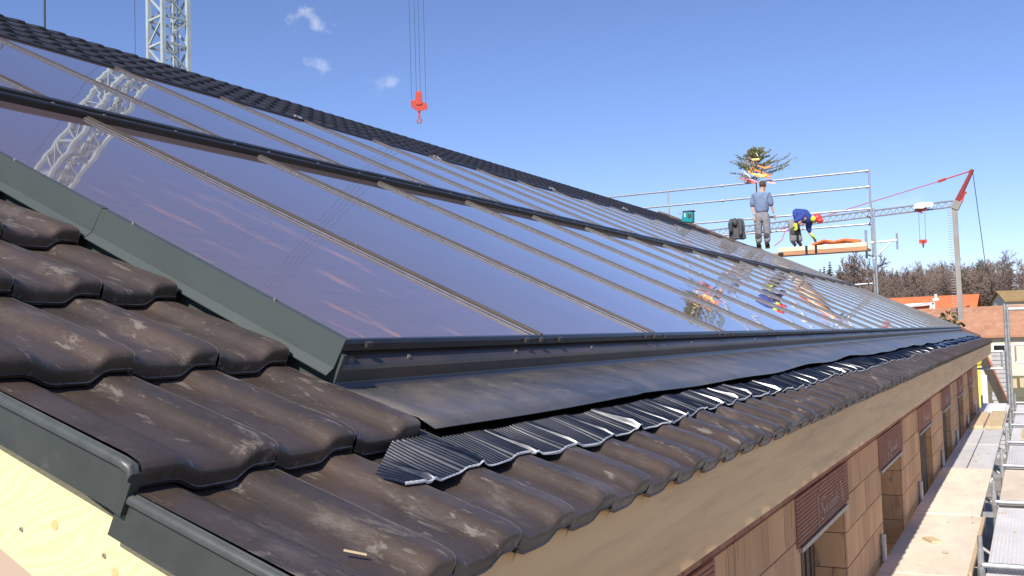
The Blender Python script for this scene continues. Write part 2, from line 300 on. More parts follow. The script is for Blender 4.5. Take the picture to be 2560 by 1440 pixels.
def tile_mesh(name, ts=TS, along=ALONG, w=TW, verge=False, mats=(M_tile, M_lip), tfun=prof):
    g = MB(); cols = [(t*w, tfun(t)) for t in ts]
    end = [(cols[-1][0], cols[-1][1]-.004), (cols[-1][0]-.001, -.012)]
    nx = len(cols)+1; vs = []
    for (u, h) in along:
        for (x, p) in cols: vs.append((x, u, h+p))
        vs.append((cols[-1][0], u, max(h-.03, -.02)+cols[-1][1]-.008 if h > .01 else h+cols[-1][1]-.006))
    fs = []; mi = []
    for j in range(len(along)-1):
        for i in range(nx-1):
            fs.append((j*nx+i, j*nx+i+1, (j+1)*nx+i+1, (j+1)*nx+i)); mi.append(1 if (j in (2, 3) and ts[i] > .1 and len(along) > 6) or (j > 4 and i == nx-3 and len(along) > 6) else 0)
    b = len(g.v); g.v += vs; g.f += fs; g.m += mi
    if verge:
        yv = cols[0][0]
        for (uu0, uu1, off0, off1) in ((0.0, .43, -.012, -.002),):
            pr = []
            def P(u, f, y, h): return (y, u, h)
            n0 = len(g.v)
            h0t, h1t = .0435+A-.002, -.008+A-.002
            rows = []
            for (u, off, ht) in ((uu0, off0, h0t-.012), (uu0+.008, off0, h0t), (uu0+.03, off0, h0t+.001), (uu1, off1, h1t)):
                hb = -.018-(.0 if u < .1 else .045)
                sec = [(yv+.014+off*.2, u, ht-.008), (yv+.009+off, u, ht-.001), (yv+.004+off, u, ht+.0015), (yv+.001+off, u, ht-.0008), (yv-.003+off, u, ht+.001), (yv-.009+off, u, ht-.002), (yv-.011+off, u, ht-.007), (yv-.010+off, u, ht-.013), (yv-.003+off, u, ht-.0145), (yv-.003+off, u, hb), (yv+.004+off, u, hb)]
                rows.append(sec)
            k = len(rows[0])
            for sec in rows: g.v += sec
            for a in range(len(rows)-1):
                for i in range(k-1): g.f.append((n0+a*k+i, n0+a*k+i+1, n0+(a+1)*k+i+1, n0+(a+1)*k+i)); g.m.append(3 if i < 7 else 2)
            g.f.append(tuple(n0+i for i in range(k))); g.m.append(2)
    me = g.mesh(name, list(mats)+[M_verge, M_vrail], smooth=False, fix=False)
    me.polygons.foreach_set('use_smooth', [True]*len(me.polygons))
    try: me.set_sharp_from_angle(angle=math.radians(48))
    except Exception: pass
    return me
M_verge = mat('green_grey_verge_flange', (.052, .060, .054), (.04, .046, .043), 12, .42, spec=.5, vary=.08, dirt_and_sheen=[((.16, .17, .16), 20, .6, .75, .4, (1, 1, 1))])
M_vrail = mat('grey_verge_rail', (.068, .074, .070), (.05, .055, .053), 25, .4, spec=.5)
me_tile = tile_mesh('tile')
me_far = tile_mesh('tile_small', ts=[0, .14, .26, .5, .62, .74, .9, .985], along=[(.004, .0), (.0, .02), (.009, .0395), (.03, .0435), (.445, -.008)])
vts = [-.36, -.32, -.2, -.10, -.04, .02, .08, .14, .2, .26]+TS[6:]
def vprof(t): return A if t < -.06 else (A*(1-smooth(-.06, .26, t)) if t < .3 else prof(t))
me_strip = me_far.copy(); me_strip.materials[0] = M_tile_clean
me_verge = tile_mesh('verge_tile', ts=vts, verge=True, tfun=vprof)
NT = 0
def put_tile(me, j, k, jit=True, parent=roof):
    global NT
    o = bpy.data.objects.new('verge_tile' if me is me_verge else 'tile', me); COL.objects.link(o); o.parent = parent
    a = random.uniform(-.004, .004) if jit else 0
    loc = Matrix.Translation((j*TW+random.uniform(-.0008, .0008), k*TL+random.uniform(-.003, .003), random.uniform(-.001, .001)))
    o.matrix_basis = ROOFM @ loc @ Matrix.Rotation(a, 4, 'Z') @ Matrix.Rotation(random.uniform(-.004, .004), 4, 'Y'); NT += 1
    return o
NJ = int(Y1/TW)
put_tile(me_verge, 0, 0)
for j in range(1, NJ): put_tile(me_tile if j < 40 else me_far, j, 0)
for k in range(1, 15):
    put_tile(me_verge, 0, k); put_tile(me_tile, 1, k); put_tile(me_tile, 2, k)
K0, K1 = 15, 22
cand = [(j, k) for k in range(K0, K1) for j in range(0, NJ)]
vis = [(j, k) for (j, k) in cand if j >= 14]
vis.sort(key=lambda t: t[0]); ind = set(vis[:300-NT])
for (j, k) in sorted(ind): put_tile(me_strip, j, k)
src = np.array([v.co[:] for v in me_far.vertices]); sf = [tuple(p.vertices) for p in me_far.polygons]
V = []; FF = []
for (j, k) in cand:
    if (j, k) in ind: continue
    p = src+np.array([j*TW, k*TL, random.uniform(-.001, .002)]); b = len(V)*len(src); V.append(p); FF += [tuple(i+b for i in f) for f in sf]
V = np.concatenate(V); R3 = np.array([r[:3] for r in ROOFM[:3]]); V = V@R3.T
me = bpy.data.meshes.new('tile_field'); me.from_pydata(V.tolist(), [], FF); me.materials.append(M_tile_clean); me.polygons.foreach_set('use_smooth', [True]*len(me.polygons))
o = obj('tile_field', me); o.parent = roof; o['kind'] = 'stuff'

# gable board, gable wall
tfx = lambda y, u, h: rp(y, u, h)
g = MB(); g.box((-.062, -.05, -.232), (-.03, RU, -.05), tf=lambda p: rp(p.x, p.y, p.z))
bb = g.build('barge_board', M_board, bld, label='bright yellow spruce barge board with knots')
for px, py, r in ((137, 1312, .0082), (287, 1432, .008), (260, 1385, .0035)):
    c = at(px, py, y=-.0625); g = MB(); g.tube(c+Vector((0, .01, 0)), c+Vector((0, -.0006, 0)), r, 20); g.build('knot', M_knot, bb)
for px, py in ((55, 1322), (262, 1388)):
    c = at(px, py, y=-.0625); g = MB(); g.tube(c+Vector((0, .01, 0)), c+Vector((0, -.003, 0)), .0035, 10); g.build('screw', M_bolt, bb)
XW = -.34
M_gable = mat('gable_block_wall', (.52, .40, .30), (.45, .34, .26), 3, .9)
g = MB()
pts = [(XW, GZ), (XW, .09), (rx, rz-.32), (-16.9, .09), (-16.9, GZ)]
for yy in (.02,): pass
vs = [(x, .02, z) for x, z in pts]+[(x, .38, z) for x, z in pts]; n = 5
g.add(vs, [tuple(range(5)), tuple(range(9, 4, -1))]+[(i, i+5, (i+1) % 5+5, (i+1) % 5) for i in range(5)])
g.build('gable_wall', M_gable, bld)
vs = [(x, Y1-.5, z) for x, z in pts]+[(x, Y1-.14, z) for x, z in pts]
g = MB(); g.add(vs, [tuple(range(5)), tuple(range(9, 4, -1))]+[(i, i+5, (i+1) % 5+5, (i+1) % 5) for i in range(5)]); g.build('gable_wall', M_gable, bld)

# fascia and soffit
FB = -.248
g = MB(); g.box((-.051, -.03, FB), (-.0235, Y1-.05, .012)); fa = g.build('fascia', M_fascia, bld, bev=.002, label='pale wooden eave fascia board with nail stains')
g = MB(); g.box((XW, -.03, FB+.012), (-.052, Y1-.05, FB+.03)); g.build('soffit', M_fascia, bld)

# eave wall: windows every 3.28 m
wins = [(1.22+3.29*i, 2.70+3.29*i) for i in range(7)]
ZT = -.80; ZS = -2.15; TWALL = .235
wall = MB()
def wbox(y0, y1, z0, z1): wall.box((XW-TWALL, y0, z0), (XW-.010, y1, z1))
ys = [.02]+[v for w in wins for v in w]+[Y1-.14]
for i in range(0, len(ys), 2): wbox(ys[i], ys[i+1], GZ, FB+.02)
for a, b in wins: wbox(a, b, GZ, ZS); wall.box((XW-TWALL, a, -.47), (XW-.02, b, FB+.02))
wall = wall.build('wall', [M_mortar], bld)
bl = MB(); bl.box((-.012, -.244, -.1165), (0, .244, .1165)); me_b = {}
def block(y0, y1, z0, z1, mt=M_block):
    key = (round(y1-y0, 3), round(z1-z0, 3), mt.name)
    if key not in me_b:
        hw, hh = (y1-y0)/2, (z1-z0)/2; b = .003
        q = MB(); vs = [(-.012, -hw, -hh), (-.012, hw, -hh), (-.012, hw, hh), (-.012, -hw, hh), (0, -hw+b, -hh+b), (0, hw-b, -hh+b), (0, hw-b, hh-b), (0, -hw+b, hh-b)]
        q.add(vs, [(4, 5, 6, 7), (0, 1, 5, 4), (1, 2, 6, 5), (2, 3, 7, 6), (3, 0, 4, 7)]); me_b[key] = q.mesh('block', mt)
    o = bpy.data.objects.new('brick' if mt is M_brick else 'block', me_b[key]); COL.objects.link(o); o.parent = wall
    o.location = (XW+random.uniform(-.0015, .0015), (y0+y1)/2, (z0+z1)/2); return o
JO = .0035
zc = [-.510, -.75, -.99, -1.23, -1.47, -1.71]
for i in range(0, len(ys), 2):
    a, b = ys[i], ys[i+1]; L = b-a
    for k in range(len(zc)-1):
        n = max(1, round(L/.372)); off = 0 if k % 2 == 0 else .5
        cuts = [a]+[a+L*(q+off)/n for q in range(0 if off else 1, n)]+[b]
        cuts = [c for q, c in enumerate(cuts) if q == 0 or c-cuts[q-1] > .02]
        for c0, c1 in zip(cuts[:-1], cuts[1:]): block(c0+JO/2, c1-JO/2, zc[k+1]+JO, zc[k])
# thin brick course under the soffit
y = .02
while y < Y1-.3:
    block(y+.003, min(y+.24, Y1-.14), -.505, -.425, M_brick); y += .243
# shutter boxes, window parts
for wi, (a, b) in enumerate(wins):
    wn = thing('window', (XW-.2, (a+b)/2, ZS), 'open', 'x'); del wn['label']; del wn['category']
    wn.parent = bld; wn.matrix_parent_inverse = Matrix.Translation(-LOC['building'])
    g = MB(); g.box((XW-.22, a-.10, ZT+.012), (XW+.004, b+.14, -.512))
    nr = 12
    for r in range(nr):
        z0 = ZT+.02+(r+.1)*(.27/nr); g.box((XW+.004, a-.098, z0), (XW+.0085, b+.138, z0+.27/nr*.72))
    sb = g.build('shutter_box', M_brick, wn)
    g = MB(); yc = a+.86
    arch = [Vector((XW+.0105, yc-.36, ZT+.03)), Vector((XW+.0105, yc-.36, -.60)), Vector((XW+.0105, yc-.30, -.55)), Vector((XW+.0105, yc-.2, -.535))]
    g.path(arch, .0035, 5)
    g.path([Vector((XW+.0105, yc+.42, -.60)), Vector((XW+.0105, yc+.47, -.66)), Vector((XW+.0105, yc+.50, ZT+.05))], .003, 5)
    S = [(.07, .03), (.03, .05), (-.02, .04), (-.03, .0), (.01, -.03), (.05, -.05), (.04, -.09), (-.01, -.10), (-.05, -.08)]
    g.path([Vector((XW+.0105, yc-.22+p*1.1, -.655+q*.9)) for p, q in S], .0045, 5)
    for q in range(9):
        yq = yc-.12+q*.052; hh = (.07, .045, .05, .05, .08, .045, .05, .085, .05)[q]
        g.tube((XW+.0105, yq, -.72), (XW+.0105, yq+.008, -.72+hh), .004, 5)
        if q % 2 == 0: g.tube((XW+.0105, yq, -.72+hh*.6), (XW+.0105, yq+.045, -.70), .003, 5)
    for q in range(11):
        g.tube((XW+.0105, yc-.16+q*.05, -.765), (XW+.0105, yc-.145+q*.05, -.745), .003, 5)
    g.build('white_lettering', M_chalk, sb, kind='stuff')
    g = MB(); g.box((XW-.05, a-.04, ZT-.016), (XW+.022, b+.03, ZT+.010)); g.build('lintel_angle', M_metalbar, wn)
    g = MB(); g.box((XW-TWALL-1.6, a-.7, GZ+1.6), (XW-TWALL-1.5, b+.7, -.2)); g.build('room_shade_panel', M_dark, wn)  # dark slab added behind the opening as painted room shade
    for q in range(9):
        yy = a+.06+q*(b-a-.1)/9; g = MB(); xs0 = XW-TWALL+.005 if wi < 3 else XW-.085; g.box((xs0, yy, ZS), (xs0+.025, yy+.085, ZT-.03)); g.build('slat', M_slat, wn)
    # jamb blocks show in the reveal
    for k in range(1, 6):
        g = MB(); g.box((XW-.22, b-.006, zc[k]-.24+.004), (XW-.014, b+.004, zc[k]-.002)); g.build('jamb_block', M_block, wn)

# ------------------------------------------------------------------ flashings
CU0, CUM, CUT, CS0, CW, CH = .755, 3.32, 5.975, .750, 1.136, .11
NCOL = 21; CS1 = CS0+NCOL*CW
side = MB()
yz = lambda u, y, h: rp(y, u, h)
side.extr([(.752, .132), (.736, .134), (.727, .060), (.704, .044), (.7035, .0465), (.722, .064), (.731, .136), (.752, .137)], .70, 6.0, yz)
sf_ = side.build('side_flashing', M_green, bld, label='green-grey upstand flashing along the first collector')
for q in range(9):
    g = MB(); c = rp(.7445, .95+q*.55, .137); g.tube(c, c+rp(0, 0, .0045), .006, 8); g.build('screw', M_bolt, sf_)
for uu in (1.62, 3.55):
    g = MB(); g.extr([(.753, .1385), (.7305, .1385), (.7205, .0655), (.7025, .0485), (.7035, .046), (.722, .064), (.731, .136), (.753, .137)], uu, uu+.035, yz); g.build('lap_joint', M_green, sf_)
g = MB(); g.extr([(.745, .10), (.733, .10), (.731, .004), (.655, .000), (.655, -.004), (.745, -.004)], .69, 6.0, yz); g.build('side_flashing_base', M_green, bld)
# collector front box
g = MB(); us = lambda y, u, h: rp(y, u, h)
g.extr([(.765, .090), (.742, .092), (.700, .070), (.694, .058), (.690, .028), (.672, .012), (.672, .008), (.765, .008)], .735, CS1, us)
fb = g.build('front_flashing', M_anth, bld, bev=.003)
for y in np.arange(1.05, 14, .62):
    g = MB(); c = rp(y, .713, .0785); nn = (rp(0, 0, 1)-rp(0, 0, 0)).normalized(); g.tube(c-nn*.003, c+nn*.003+Vector((.002, 0, 0)), .006, 8); g.build('rivet', M_bolt, fb)
# apron: overlapping lengths with a slightly wavy lower edge
def tile_h(s, u):
    j = math.floor(s/TW); t = s/TW-j
    if s < TW: p = vprof(s/TW)
    else: p = prof(t)
    uu = u % TL if u >= 0 else u
    h = .0435 if uu < .04 else .0435-(uu-.04)*.125
    return h+p
g = MB(); vs = []; nu = 7; ss = list(np.arange(.72, CS1+.3, .06))
def edge_u(s): return .372+.010*math.sin(s*1.3)+.006*math.sin(s*3.1)+ (.0 if s < 4 else .018*max(0, math.sin(s*2.1))*min(1, (s-4)/4))
for s in ss:
    e = edge_u(s)
    for i in range(nu):
        t = i/(nu-1); u = .685+(e-.685)*t
        h = .014+.056*t**.8+ (.006*math.sin(s*4.2)*t*t if s > 2 else .002*math.sin(s*4.2)*t*t)
        if i == nu-1: h -= .012
        vs.append(rp(s, u, h))
g.add(vs, [(a*nu+i, a*nu+i+1, (a+1)*nu+i+1, (a+1)*nu+i) for a in range(len(ss)-1) for i in range(nu-1)])
ap = g.build('apron_flashing', M_apron, bld, smooth=True, label='dusty dark metal apron below the collectors')
so_ = ap.modifiers.new('solid', 'SOLIDIFY'); so_.thickness = .0025
# pleated strip dressed over the tiles
g = MB(); vs = []; hem = []
FOLDS = [(.30+i*.231*random.choice((1, 1, 1.0))+.72*.231+random.uniform(-.03, .03), random.uniform(.009, .026), random.uniform(.009, .020)) for i in range(105)]
def low_u(s): return .222+.012*math.sin(s*2.7+.4)+.006*math.sin(s*9.1)+.004*math.sin(s*23)
def base_h(s): 
    return tile_h(s, .22)*.8+.2*(.0435-.18*.125+.012)
ss = []; s = .395
while s < CS1+.55:
    ss.append(s); s += .0014 if s < 3 else (.0022 if s < 7 else (.0035 if s < 13 else .015))
nu = 9
for q, s in enumerate(ss):
    lu = low_u(s); hu = .43
    if s < .64: hu = .30+(s-.395)/.245*.13
    am = .0021 if s < 13 else 0
    am *= 2.1
    wave = am*math.sin(2*math.pi*s/.0160)
    big = .004*math.sin(s*17+2*math.sin(s*3)); fold = 0
    for (fc_, fa_, fw_) in FOLDS:
        dd = (s-fc_)/fw_
        if -1 < dd < 3: fold += fa_*(smooth(-1, 0, dd) if dd < 0 else 1-smooth(0, 3, dd))
    for i in range(nu):
        t = i/(nu-1); u = hu+(lu-hu)*t
        hh = .026*(1-t)+(tile_h(s, lu+.02)*.38+.0325)*t
        wr = big*math.sin(math.pi*t)*.7
        h = hh+wave*(1-.35*t)+wr+.004+fold*t**1.5*(1-.5*smooth(.9, 1, t))
        vs.append(rp(s, u, h))
    hem.append((s, lu, tile_h(s, lu+.02)*.38+.0375+fold*.5))
g.add(vs, [(a*nu+i, a*nu+i+1, (a+1)*nu+i+1, (a+1)*nu+i) for a in range(len(ss)-1) for i in range(nu-1)])
pl = g.build('pleated_strip', M_pleat, bld, smooth=True, fix=False, label='crinkled black pleated flashing strip with silvery hem')
g = MB(); hs = [h for h in hem[::4]]; vs = []
for (s, u, h) in hs:
    w = .0027+.0018*math.sin(s*7)+.0010*math.sin(s*31)
    vs += [rp(s, u+.0005, h+.001), rp(s, u-.0015, h-.0008), rp(s, u-.002, h-.0018-w)]
g.add(vs, [(3*a+i, 3*a+i+1, 3*a+4+i, 3*a+3+i) for a in range(len(hs)-1) for i in range(2)])
g.build('hem', M_hem, pl, smooth=True, fix=False)
# flashing above the collectors, far verge trim
g = MB(); g.extr([(5.97, .118), (6.0, .126), (6.13, .075), (6.13, .02), (5.97, .02)], .2, Y1, us); g.build('head_flashing', M_rail, bld)
g = MB(); g.box((CS1, .3, -.03), (Y1+.01, RU, .085), tf=lambda p: rp(p.x, p.y, p.z)); g.build('far_verge_flashing', mat('brown_verge', (.16, .085, .05), (.12, .07, .045), 3, .6), bld)

for px, py in ((745, 292), (1378, 470), (1090, 392), (1560, 520)):
    d_ = pix_ray(px, py); n_ = Vector((ST, 0, CT)); p_ = CAM+d_*((.125-n_.dot(CAM))/n_.dot(d_)); g = MB()
    g.box((p_.x-.012, p_.y-.05, p_.z-.02), (p_.x+.012, p_.y+.05, p_.z+.012)); g.tube(p_, p_+rp(0, -.09, -.01), .008, 6); g.build('clip', M_metalbar, bld)
# ------------------------------------------------------------------ solar collectors (each a thing)
def col_meshes(u0, u1, lower):
    out = {}
    g = MB(); w = CW; T = lambda p: p
    # tray frame
    g.box((.0, 0, .02), (w-.004, u1-u0, CH-.006)); out['tray'] = g.mesh('tray', M_rail)
    return out
def coll_part(name, g, mt, par, bev=0, smooth=False):
    me = g.mesh(name, mt, smooth); return me
loc_tf = lambda p: (ROOFM.to_3x3() @ Vector(p))
def lbox(a, b):
    g = MB(); g.box(a, b); return g
def coll_set(u0, u1, lower):
    D = u1-u0; parts = []
    parts.append(('tray', lbox((.002, .0, -.09), (CW-.002, D, -.006)).mesh('tray', M_rail), None))
    # glass pane as a fine grid so it can bow very slightly
    g = MB(); nx, ny = 8, 14; vs = []
    for j in range(ny+1):
        for i in range(nx+1):
            x = .012+(CW-.024)*i/nx; y = D*j/ny; bow = .0016*math.sin(math.pi*i/nx)*math.sin(math.pi*j/ny)
            vs.append((x, y, -.001+bow))
    k = nx+1; g.add(vs, [(j*k+i, j*k+i+1, (j+1)*k+i+1, (j+1)*k+i) for j in range(ny) for i in range(nx)])
    parts.append(('glass_pane', g.mesh('glass_pane', M_glass, True), None))
    # cover strip on the far edge
    g = MB(); c = CW; e0 = .0 if lower else .0
    g.extr([(c-.020, .0), (c-.019, .008), (c-.007, .010), (c-.006, .015), (c+.006, .015), (c+.007, .010), (c+.019, .008), (c+.020, .0)], e0-.012, D-(.07 if lower else .0), lambda u, a, b: Vector((a, u, b)))
    parts.append(('cover_strip', g.mesh('cover_strip', M_strip), None))
    g = MB(); g.box((c-.0225, .0, .0005), (c-.0205, D-.07, .006)); parts.append(('strip_highlight', g.mesh('strip_highlight', M_bolt), 2))  # bright sliver added as the thin highlight along the cover strip
    for uu in (D*.33, D*.66):
        g = MB(); g.tube((c, uu, .016), (c, uu, .0205), .005, 8); parts.append(('screw', g.mesh('screw', M_bolt), 2))
    if lower:
        g = MB()
        g.extr([(-.006, -.004), (-.008, .010), (-.022, .012), (-.030, .004), (-.031, -.014), (-.02, -.018), (-.006, -.018)], 0, CW-.003, lambda s, a, b: Vector((s, a, b)))
        parts.append(('bottom_rail', g.mesh('bottom_rail', M_rail), None))
        for xx in (.10, CW-.16, CW-.05):
            g = MB(); g.box((xx, -.040, -.004), (xx+.022, -.030, .010)); parts.append(('clip', g.mesh('clip', M_anth), len(parts)-1 if xx == .10 else bi))
            if xx == .10: bi = parts[-1][2]
        g = MB()
        g.extr([(D-.075, -.006), (D-.073, .026), (D-.062, .032), (D-.030, .030), (D-.026, .012), (D+.022, .012), (D+.026, .036), (D+.060, .040), (D+.072, .034), (D+.076, -.006)], 0, CW-.003, lambda s, a, b: Vector((s, a, b)))
        parts.append(('joint_rail', g.mesh('joint_rail', M_rail), None)); ji = len(parts)-1
        for xx in (.14, .58, 1.0):
            g = MB(); g.tube((xx, D-.004, .011), (xx, D-.004, .030), .008, 8); g.tube((xx, D-.004, .012), (xx, D-.004, .016), .014, 8); parts.append(('bolt', g.mesh('bolt', M_bolt), ji))
    return parts
sets = {True: coll_set(CU0, CUM, True), False: coll_set(CUM+.075, CUT, False)}
ORD = 'first second third fourth fifth sixth seventh eighth ninth tenth eleventh twelfth thirteenth fourteenth fifteenth sixteenth seventeenth eighteenth nineteenth twentieth last'.split()
def copy_coll(i, lower):
    u0 = CU0 if lower else CUM+.075
    p0 = rp(CS0+i*CW, u0, CH)
    if lower and i == 0: lab, grp = 'lower solar collector with orange dust streaks beside the green flashing', None
    elif lower: lab, grp = ORD[i]+' solar collector of the lower row, counted from the green side flashing', 'solar collectors of the lower row'
    else: lab, grp = 'upper-row solar collector above the '+ORD[i]+' lower one from the green side flashing', 'solar collectors of the upper row'
    r = bpy.data.objects.new('solar_collector', None); COL.objects.link(r); r.empty_display_size = .2
    r.matrix_basis = Matrix.Translation(p0) @ ROOFM.to_4x4() @ Matrix.Rotation(random.uniform(-.0012, .0012), 4, 'Y') @ Matrix.Rotation(random.uniform(-.0008, .0008), 4, 'X')
    tag(r, lab, 'solar collector', grp); made = []
    for (nm, me, par) in sets[lower]:
        if nm in ('screw', 'bolt', 'clip') and i > 11: made.append(None); continue
        if nm == 'glass_pane' and lower and i == 0:
            me = me.copy(); me.materials[0] = M_glass_dusty
        o = bpy.data.objects.new(nm, me); COL.objects.link(o); o.parent = r if par is None else made[par]; made.append(o)
for i in range(NCOL):
    copy_coll(i, True); copy_coll(i, False)
# ------------------------------------------------------------------ eave scaffold (beside the wall)
DZ = -1.5
def board(name, a, b, mt, label, cat, group=None, ribs=0, bev=.004):
    g = MB(); g.box(a, b)
    o = g.build(name, mt, bev=bev, label=label, cat=cat, group=group)
    if ribs:
        x0, x1 = a[0], b[0]
        q = MB()
        for i in range(ribs):
            x = x0+(x1-x0)*(i+.5)/ribs; q.box((x-.006, a[1]+.01, b[2]), (x+.006, b[1]-.01, b[2]+.004))
        r = q.build('ribs', M_alu, o); r['kind'] = 'stuff'
    return o
xi = XW+.03
board('deck_board', (xi, 4.75, DZ-.045), (.31, 7.16, DZ-.004), M_ply, 'grey plywood scaffold board under the first window pier', 'board')
board('deck_board', (xi, 7.19, DZ-.03), (.33, 9.86, DZ), M_ply, 'plywood scaffold board carrying a small wood offcut', 'board')
g = MB(); g.box((.333, 7.3, DZ-.03), (.36, 9.8, DZ+.012)); g.build('edge_batten', M_plank, bev=.003, label='thin pale batten along the edge of a plywood scaffold board', cat='batten')
board('deck_board', (xi, 9.89, DZ-.02), (.31, 13.5, DZ+.012), M_ply, 'clean tan plywood scaffold board beside the aluminium planks', 'board')
for a, b, lab in ((xi, -.02, 'scuffed aluminium scaffold plank along the wall base'), (-.005, .30, 'scuffed aluminium scaffold plank beside a narrow gap')):
    board('deck_plank', (a, 13.53, DZ-.05), (b, 16.6, DZ), M_alu, lab, 'plank', ribs=9)
    board('deck_plank', (a, 16.63, DZ-.05), (b, 19.2, DZ), M_alu, 'pale worn '+lab.split('scuffed ')[1].replace('along', 'farther along').replace('beside', 'farther on beside'), 'plank', ribs=9)
board('timber_plank', (xi+.06, 19.3, DZ), (-.03, 22.6, DZ+.06), M_plank, 'thick yellow timber plank lying along the wall on the deck', 'plank')
board('timber_plank', (.0, 19.25, DZ), (.29, 23.0, DZ+.06), M_plank, 'thick yellow timber plank on the outer half of the deck', 'plank')
board('deck_plank', (xi, 19.23, DZ-.05), (.30, 23.3, DZ-.004), M_alu, 'aluminium deck under two yellow timber planks', 'plank')
board('white_sheet', (xi+.2, 23.5, DZ), (.24, 25.6, DZ+.035), M_white, 'white sheet lying flat at the far end of the deck', 'sheet')
board('deck_plank', (xi, 23.33, DZ-.05), (.30, 26.2, DZ-.004), M_alu, 'aluminium deck under a white sheet at the far end', 'plank')
c = at(2330, 1353, z=DZ)
g = MB(); g.box((-.045, -.10, 0), (.05, .10, .022)); o = g.build('wood_offcut', M_plank, bev=.003, label='small yellow wood offcut on plywood scaffold board', cat='offcut'); o.location = c; o.rotation_euler.z = .5
# main scaffold: frames every 3.07 m, decks outside
bays = [1.3, 4.37, 7.44, 10.55, 13.6, 16.6, 19.7, 22.6, 25.7]
sc = thing('scaffold', (.75, 13, GZ), 'galvanised tube scaffold running along the eave wall', 'scaffold')
XO, XI2 = 1.17, .42
for i, y in enumerate(bays):
    for x in (XI2, XO):
        top = DZ+.17 if (x == XI2) else DZ+.17
        if i == 0: top = DZ+.05
        g = MB(); g.tube((x, y, GZ), (x, y, top), .0242, 12); g.tube((x, y, top), (x, y, top+.10), .019, 12); p = g.build('standard', M_zinc, sc)
        g = MB(); g.tube((x, y, DZ-.12), (x, y, DZ+.02), .030, 12); g.build('collar', M_zinc, p)
    g = MB(); g.tube((XI2, y, DZ+.045), (XO, y, DZ+.045), .0242, 12); g.build('transom', M_zinc, sc)
    g = MB(); g.bar((XI2, y, DZ-.09), (XI2-.72, y, DZ-.09), .05, .05); g.tube((XI2, y, DZ-.55), (XI2-.6, y, DZ-.12), .02, 8); g.build('bracket', M_zinc, sc)
    g = MB(); g.tube((XW+.03, y+.1, DZ-.10), (XW+.03, y+.1, DZ+.22), .024, 10); g.build('bracket_stub', M_zinc, sc)
    g = MB(); g.add([(XI2-.05, y+.02, DZ+.02), (XI2+.02, y+.02, DZ+.02), (XI2+.02, y+.45, DZ-.05), (XI2-.02, y+.45, DZ-.05)], [(0, 1, 2, 3)]); q = g.build('end_plate', M_zinc, sc); q.modifiers.new('s', 'SOLIDIFY').thickness = .004
for y0, y1 in zip(bays[:-1], bays[1:]):
    for k, (a, b) in enumerate(((.455, .795), (.805, 1.145))):
        near = y0 < 14
        if abs(y0-10.55) < .1:
            board('deck_board', (a, y0+.07, DZ-.03), (b, y1-.07, DZ+.004), M_ply, ('pale plywood deck board between tubes, next to the plywood walkway', 'pale plywood deck board between tubes on the outer edge')[k], 'board')
        else:
            o = board('deck_plank', (a, y0+.07, DZ-.05), (b, y1-.07, DZ), M_alu, ('inner', 'outer')[k]+' ribbed aluminium plank of the scaffold bay beside the '+ORD[bays.index(y0)]+' wall pier', 'plank', 'ribbed planks of the main scaffold, '+('inner row', 'outer row')[k], ribs=11)
    for zz in (.5, 1.0):
        pass
# end frame with guard rails
ye = 25.7
g = MB()
c = at(2510, 759, y=ye); xx = c.x
g.tube((xx, ye, DZ-3), (xx, ye, c.z), .030, 10); g.tube((xx+.062, ye+.01, DZ-3), (xx+.062, ye+.01, c.z-.05), .030, 10); g.build('end_standard', M_zinc, sc)
for (a, b, r) in (((2512, 773), (2600, 770), .045), ((2520, 863), (2600, 860), .02), ((2462, 880), (2507, 878), .03), ((2430, 922), (2507, 921), .026), ((2503, 880), (2506, 921), .022), ((2424, 908), (2470, 882), .022), ((2538, 866), (2540, 905), .02), ((2540, 905), (2600, 911), .02)):
    g = MB(); g.tube(at(*a, y=ye+.05), at(*b, y=ye+.05), r, 8); g.build('guard_rail', M_zinc, sc)
board('batten', (.62, 17.2, DZ+.01), (.70, 18.9, DZ+.05), M_plank, 'yellow batten lying across the scaffold planks', 'batten').rotation_euler = (0, 0, 0)
# wood chips on decks and tiles
for i in range(26):
    y = random.uniform(7.6, 16); x = random.choice((random.uniform(.47, 1.1), random.uniform(.0, .28)))
    g = MB(); a = random.uniform(0, 3); l = random.uniform(.02, .06); dx, dy = math.cos(a)*l/2, math.sin(a)*l/2
    g.bar((x-dx, y-dy, DZ+.013), (x+dx, y+dy, DZ+.015), .012, .006)
    if i == 0: chips = g
    else: chips.add(g.v, g.f)
chips.build('wood_chips', M_plank, label='scattered wood chips on the scaffold decks', cat='wood chips', kind='stuff')
c1, c2 = at(585, 1300, x=-.10), None
sp = rp(.30, .205, .052)
g = MB(); g.bar(rp(.075, .118, .046), rp(.10, .092, .047), .005, .003); g.build('wood_splinter', M_plank, label='tiny pale wood splinter lying on the lowest verge tiles', cat='splinter')

# ------------------------------------------------------------------ far gable scaffold
YF = 26.65
fs_ = thing('scaffold', (-4, YF, GZ), 'galvanised guard-rail scaffold rising behind the far end of the roof', 'scaffold')
def P(px, py, y=YF): return at(px, py, y=y)
px0 = P(2172, 425)
rails_z = [P(2172, 427).z, P(2172, 467).z, P(2172, 522).z, P(2172, 560).z]
xr = px0.x; xl = [P(1500, 500).x, P(1500, 530).x, P(1700, 560).x, P(1760, 590).x]
for k, z in enumerate(rails_z):
    x0 = xl[0]-3 if k < 2 else xl[0]
    g = MB(); g.tube((xr, YF, z), (x0, YF, z), .026, 8); r = g.build('guard_rail', M_zinc, fs_)
    for xc in ((xr-.05, P(1806, 470).x, P(1980, 485).x) if k < 2 else (xr-.05, P(1660, 560).x)):
        q = MB(); q.tube((xc-.04, YF, z), (xc+.04, YF, z), .04, 8); q.build('coupler', M_zinc, r)
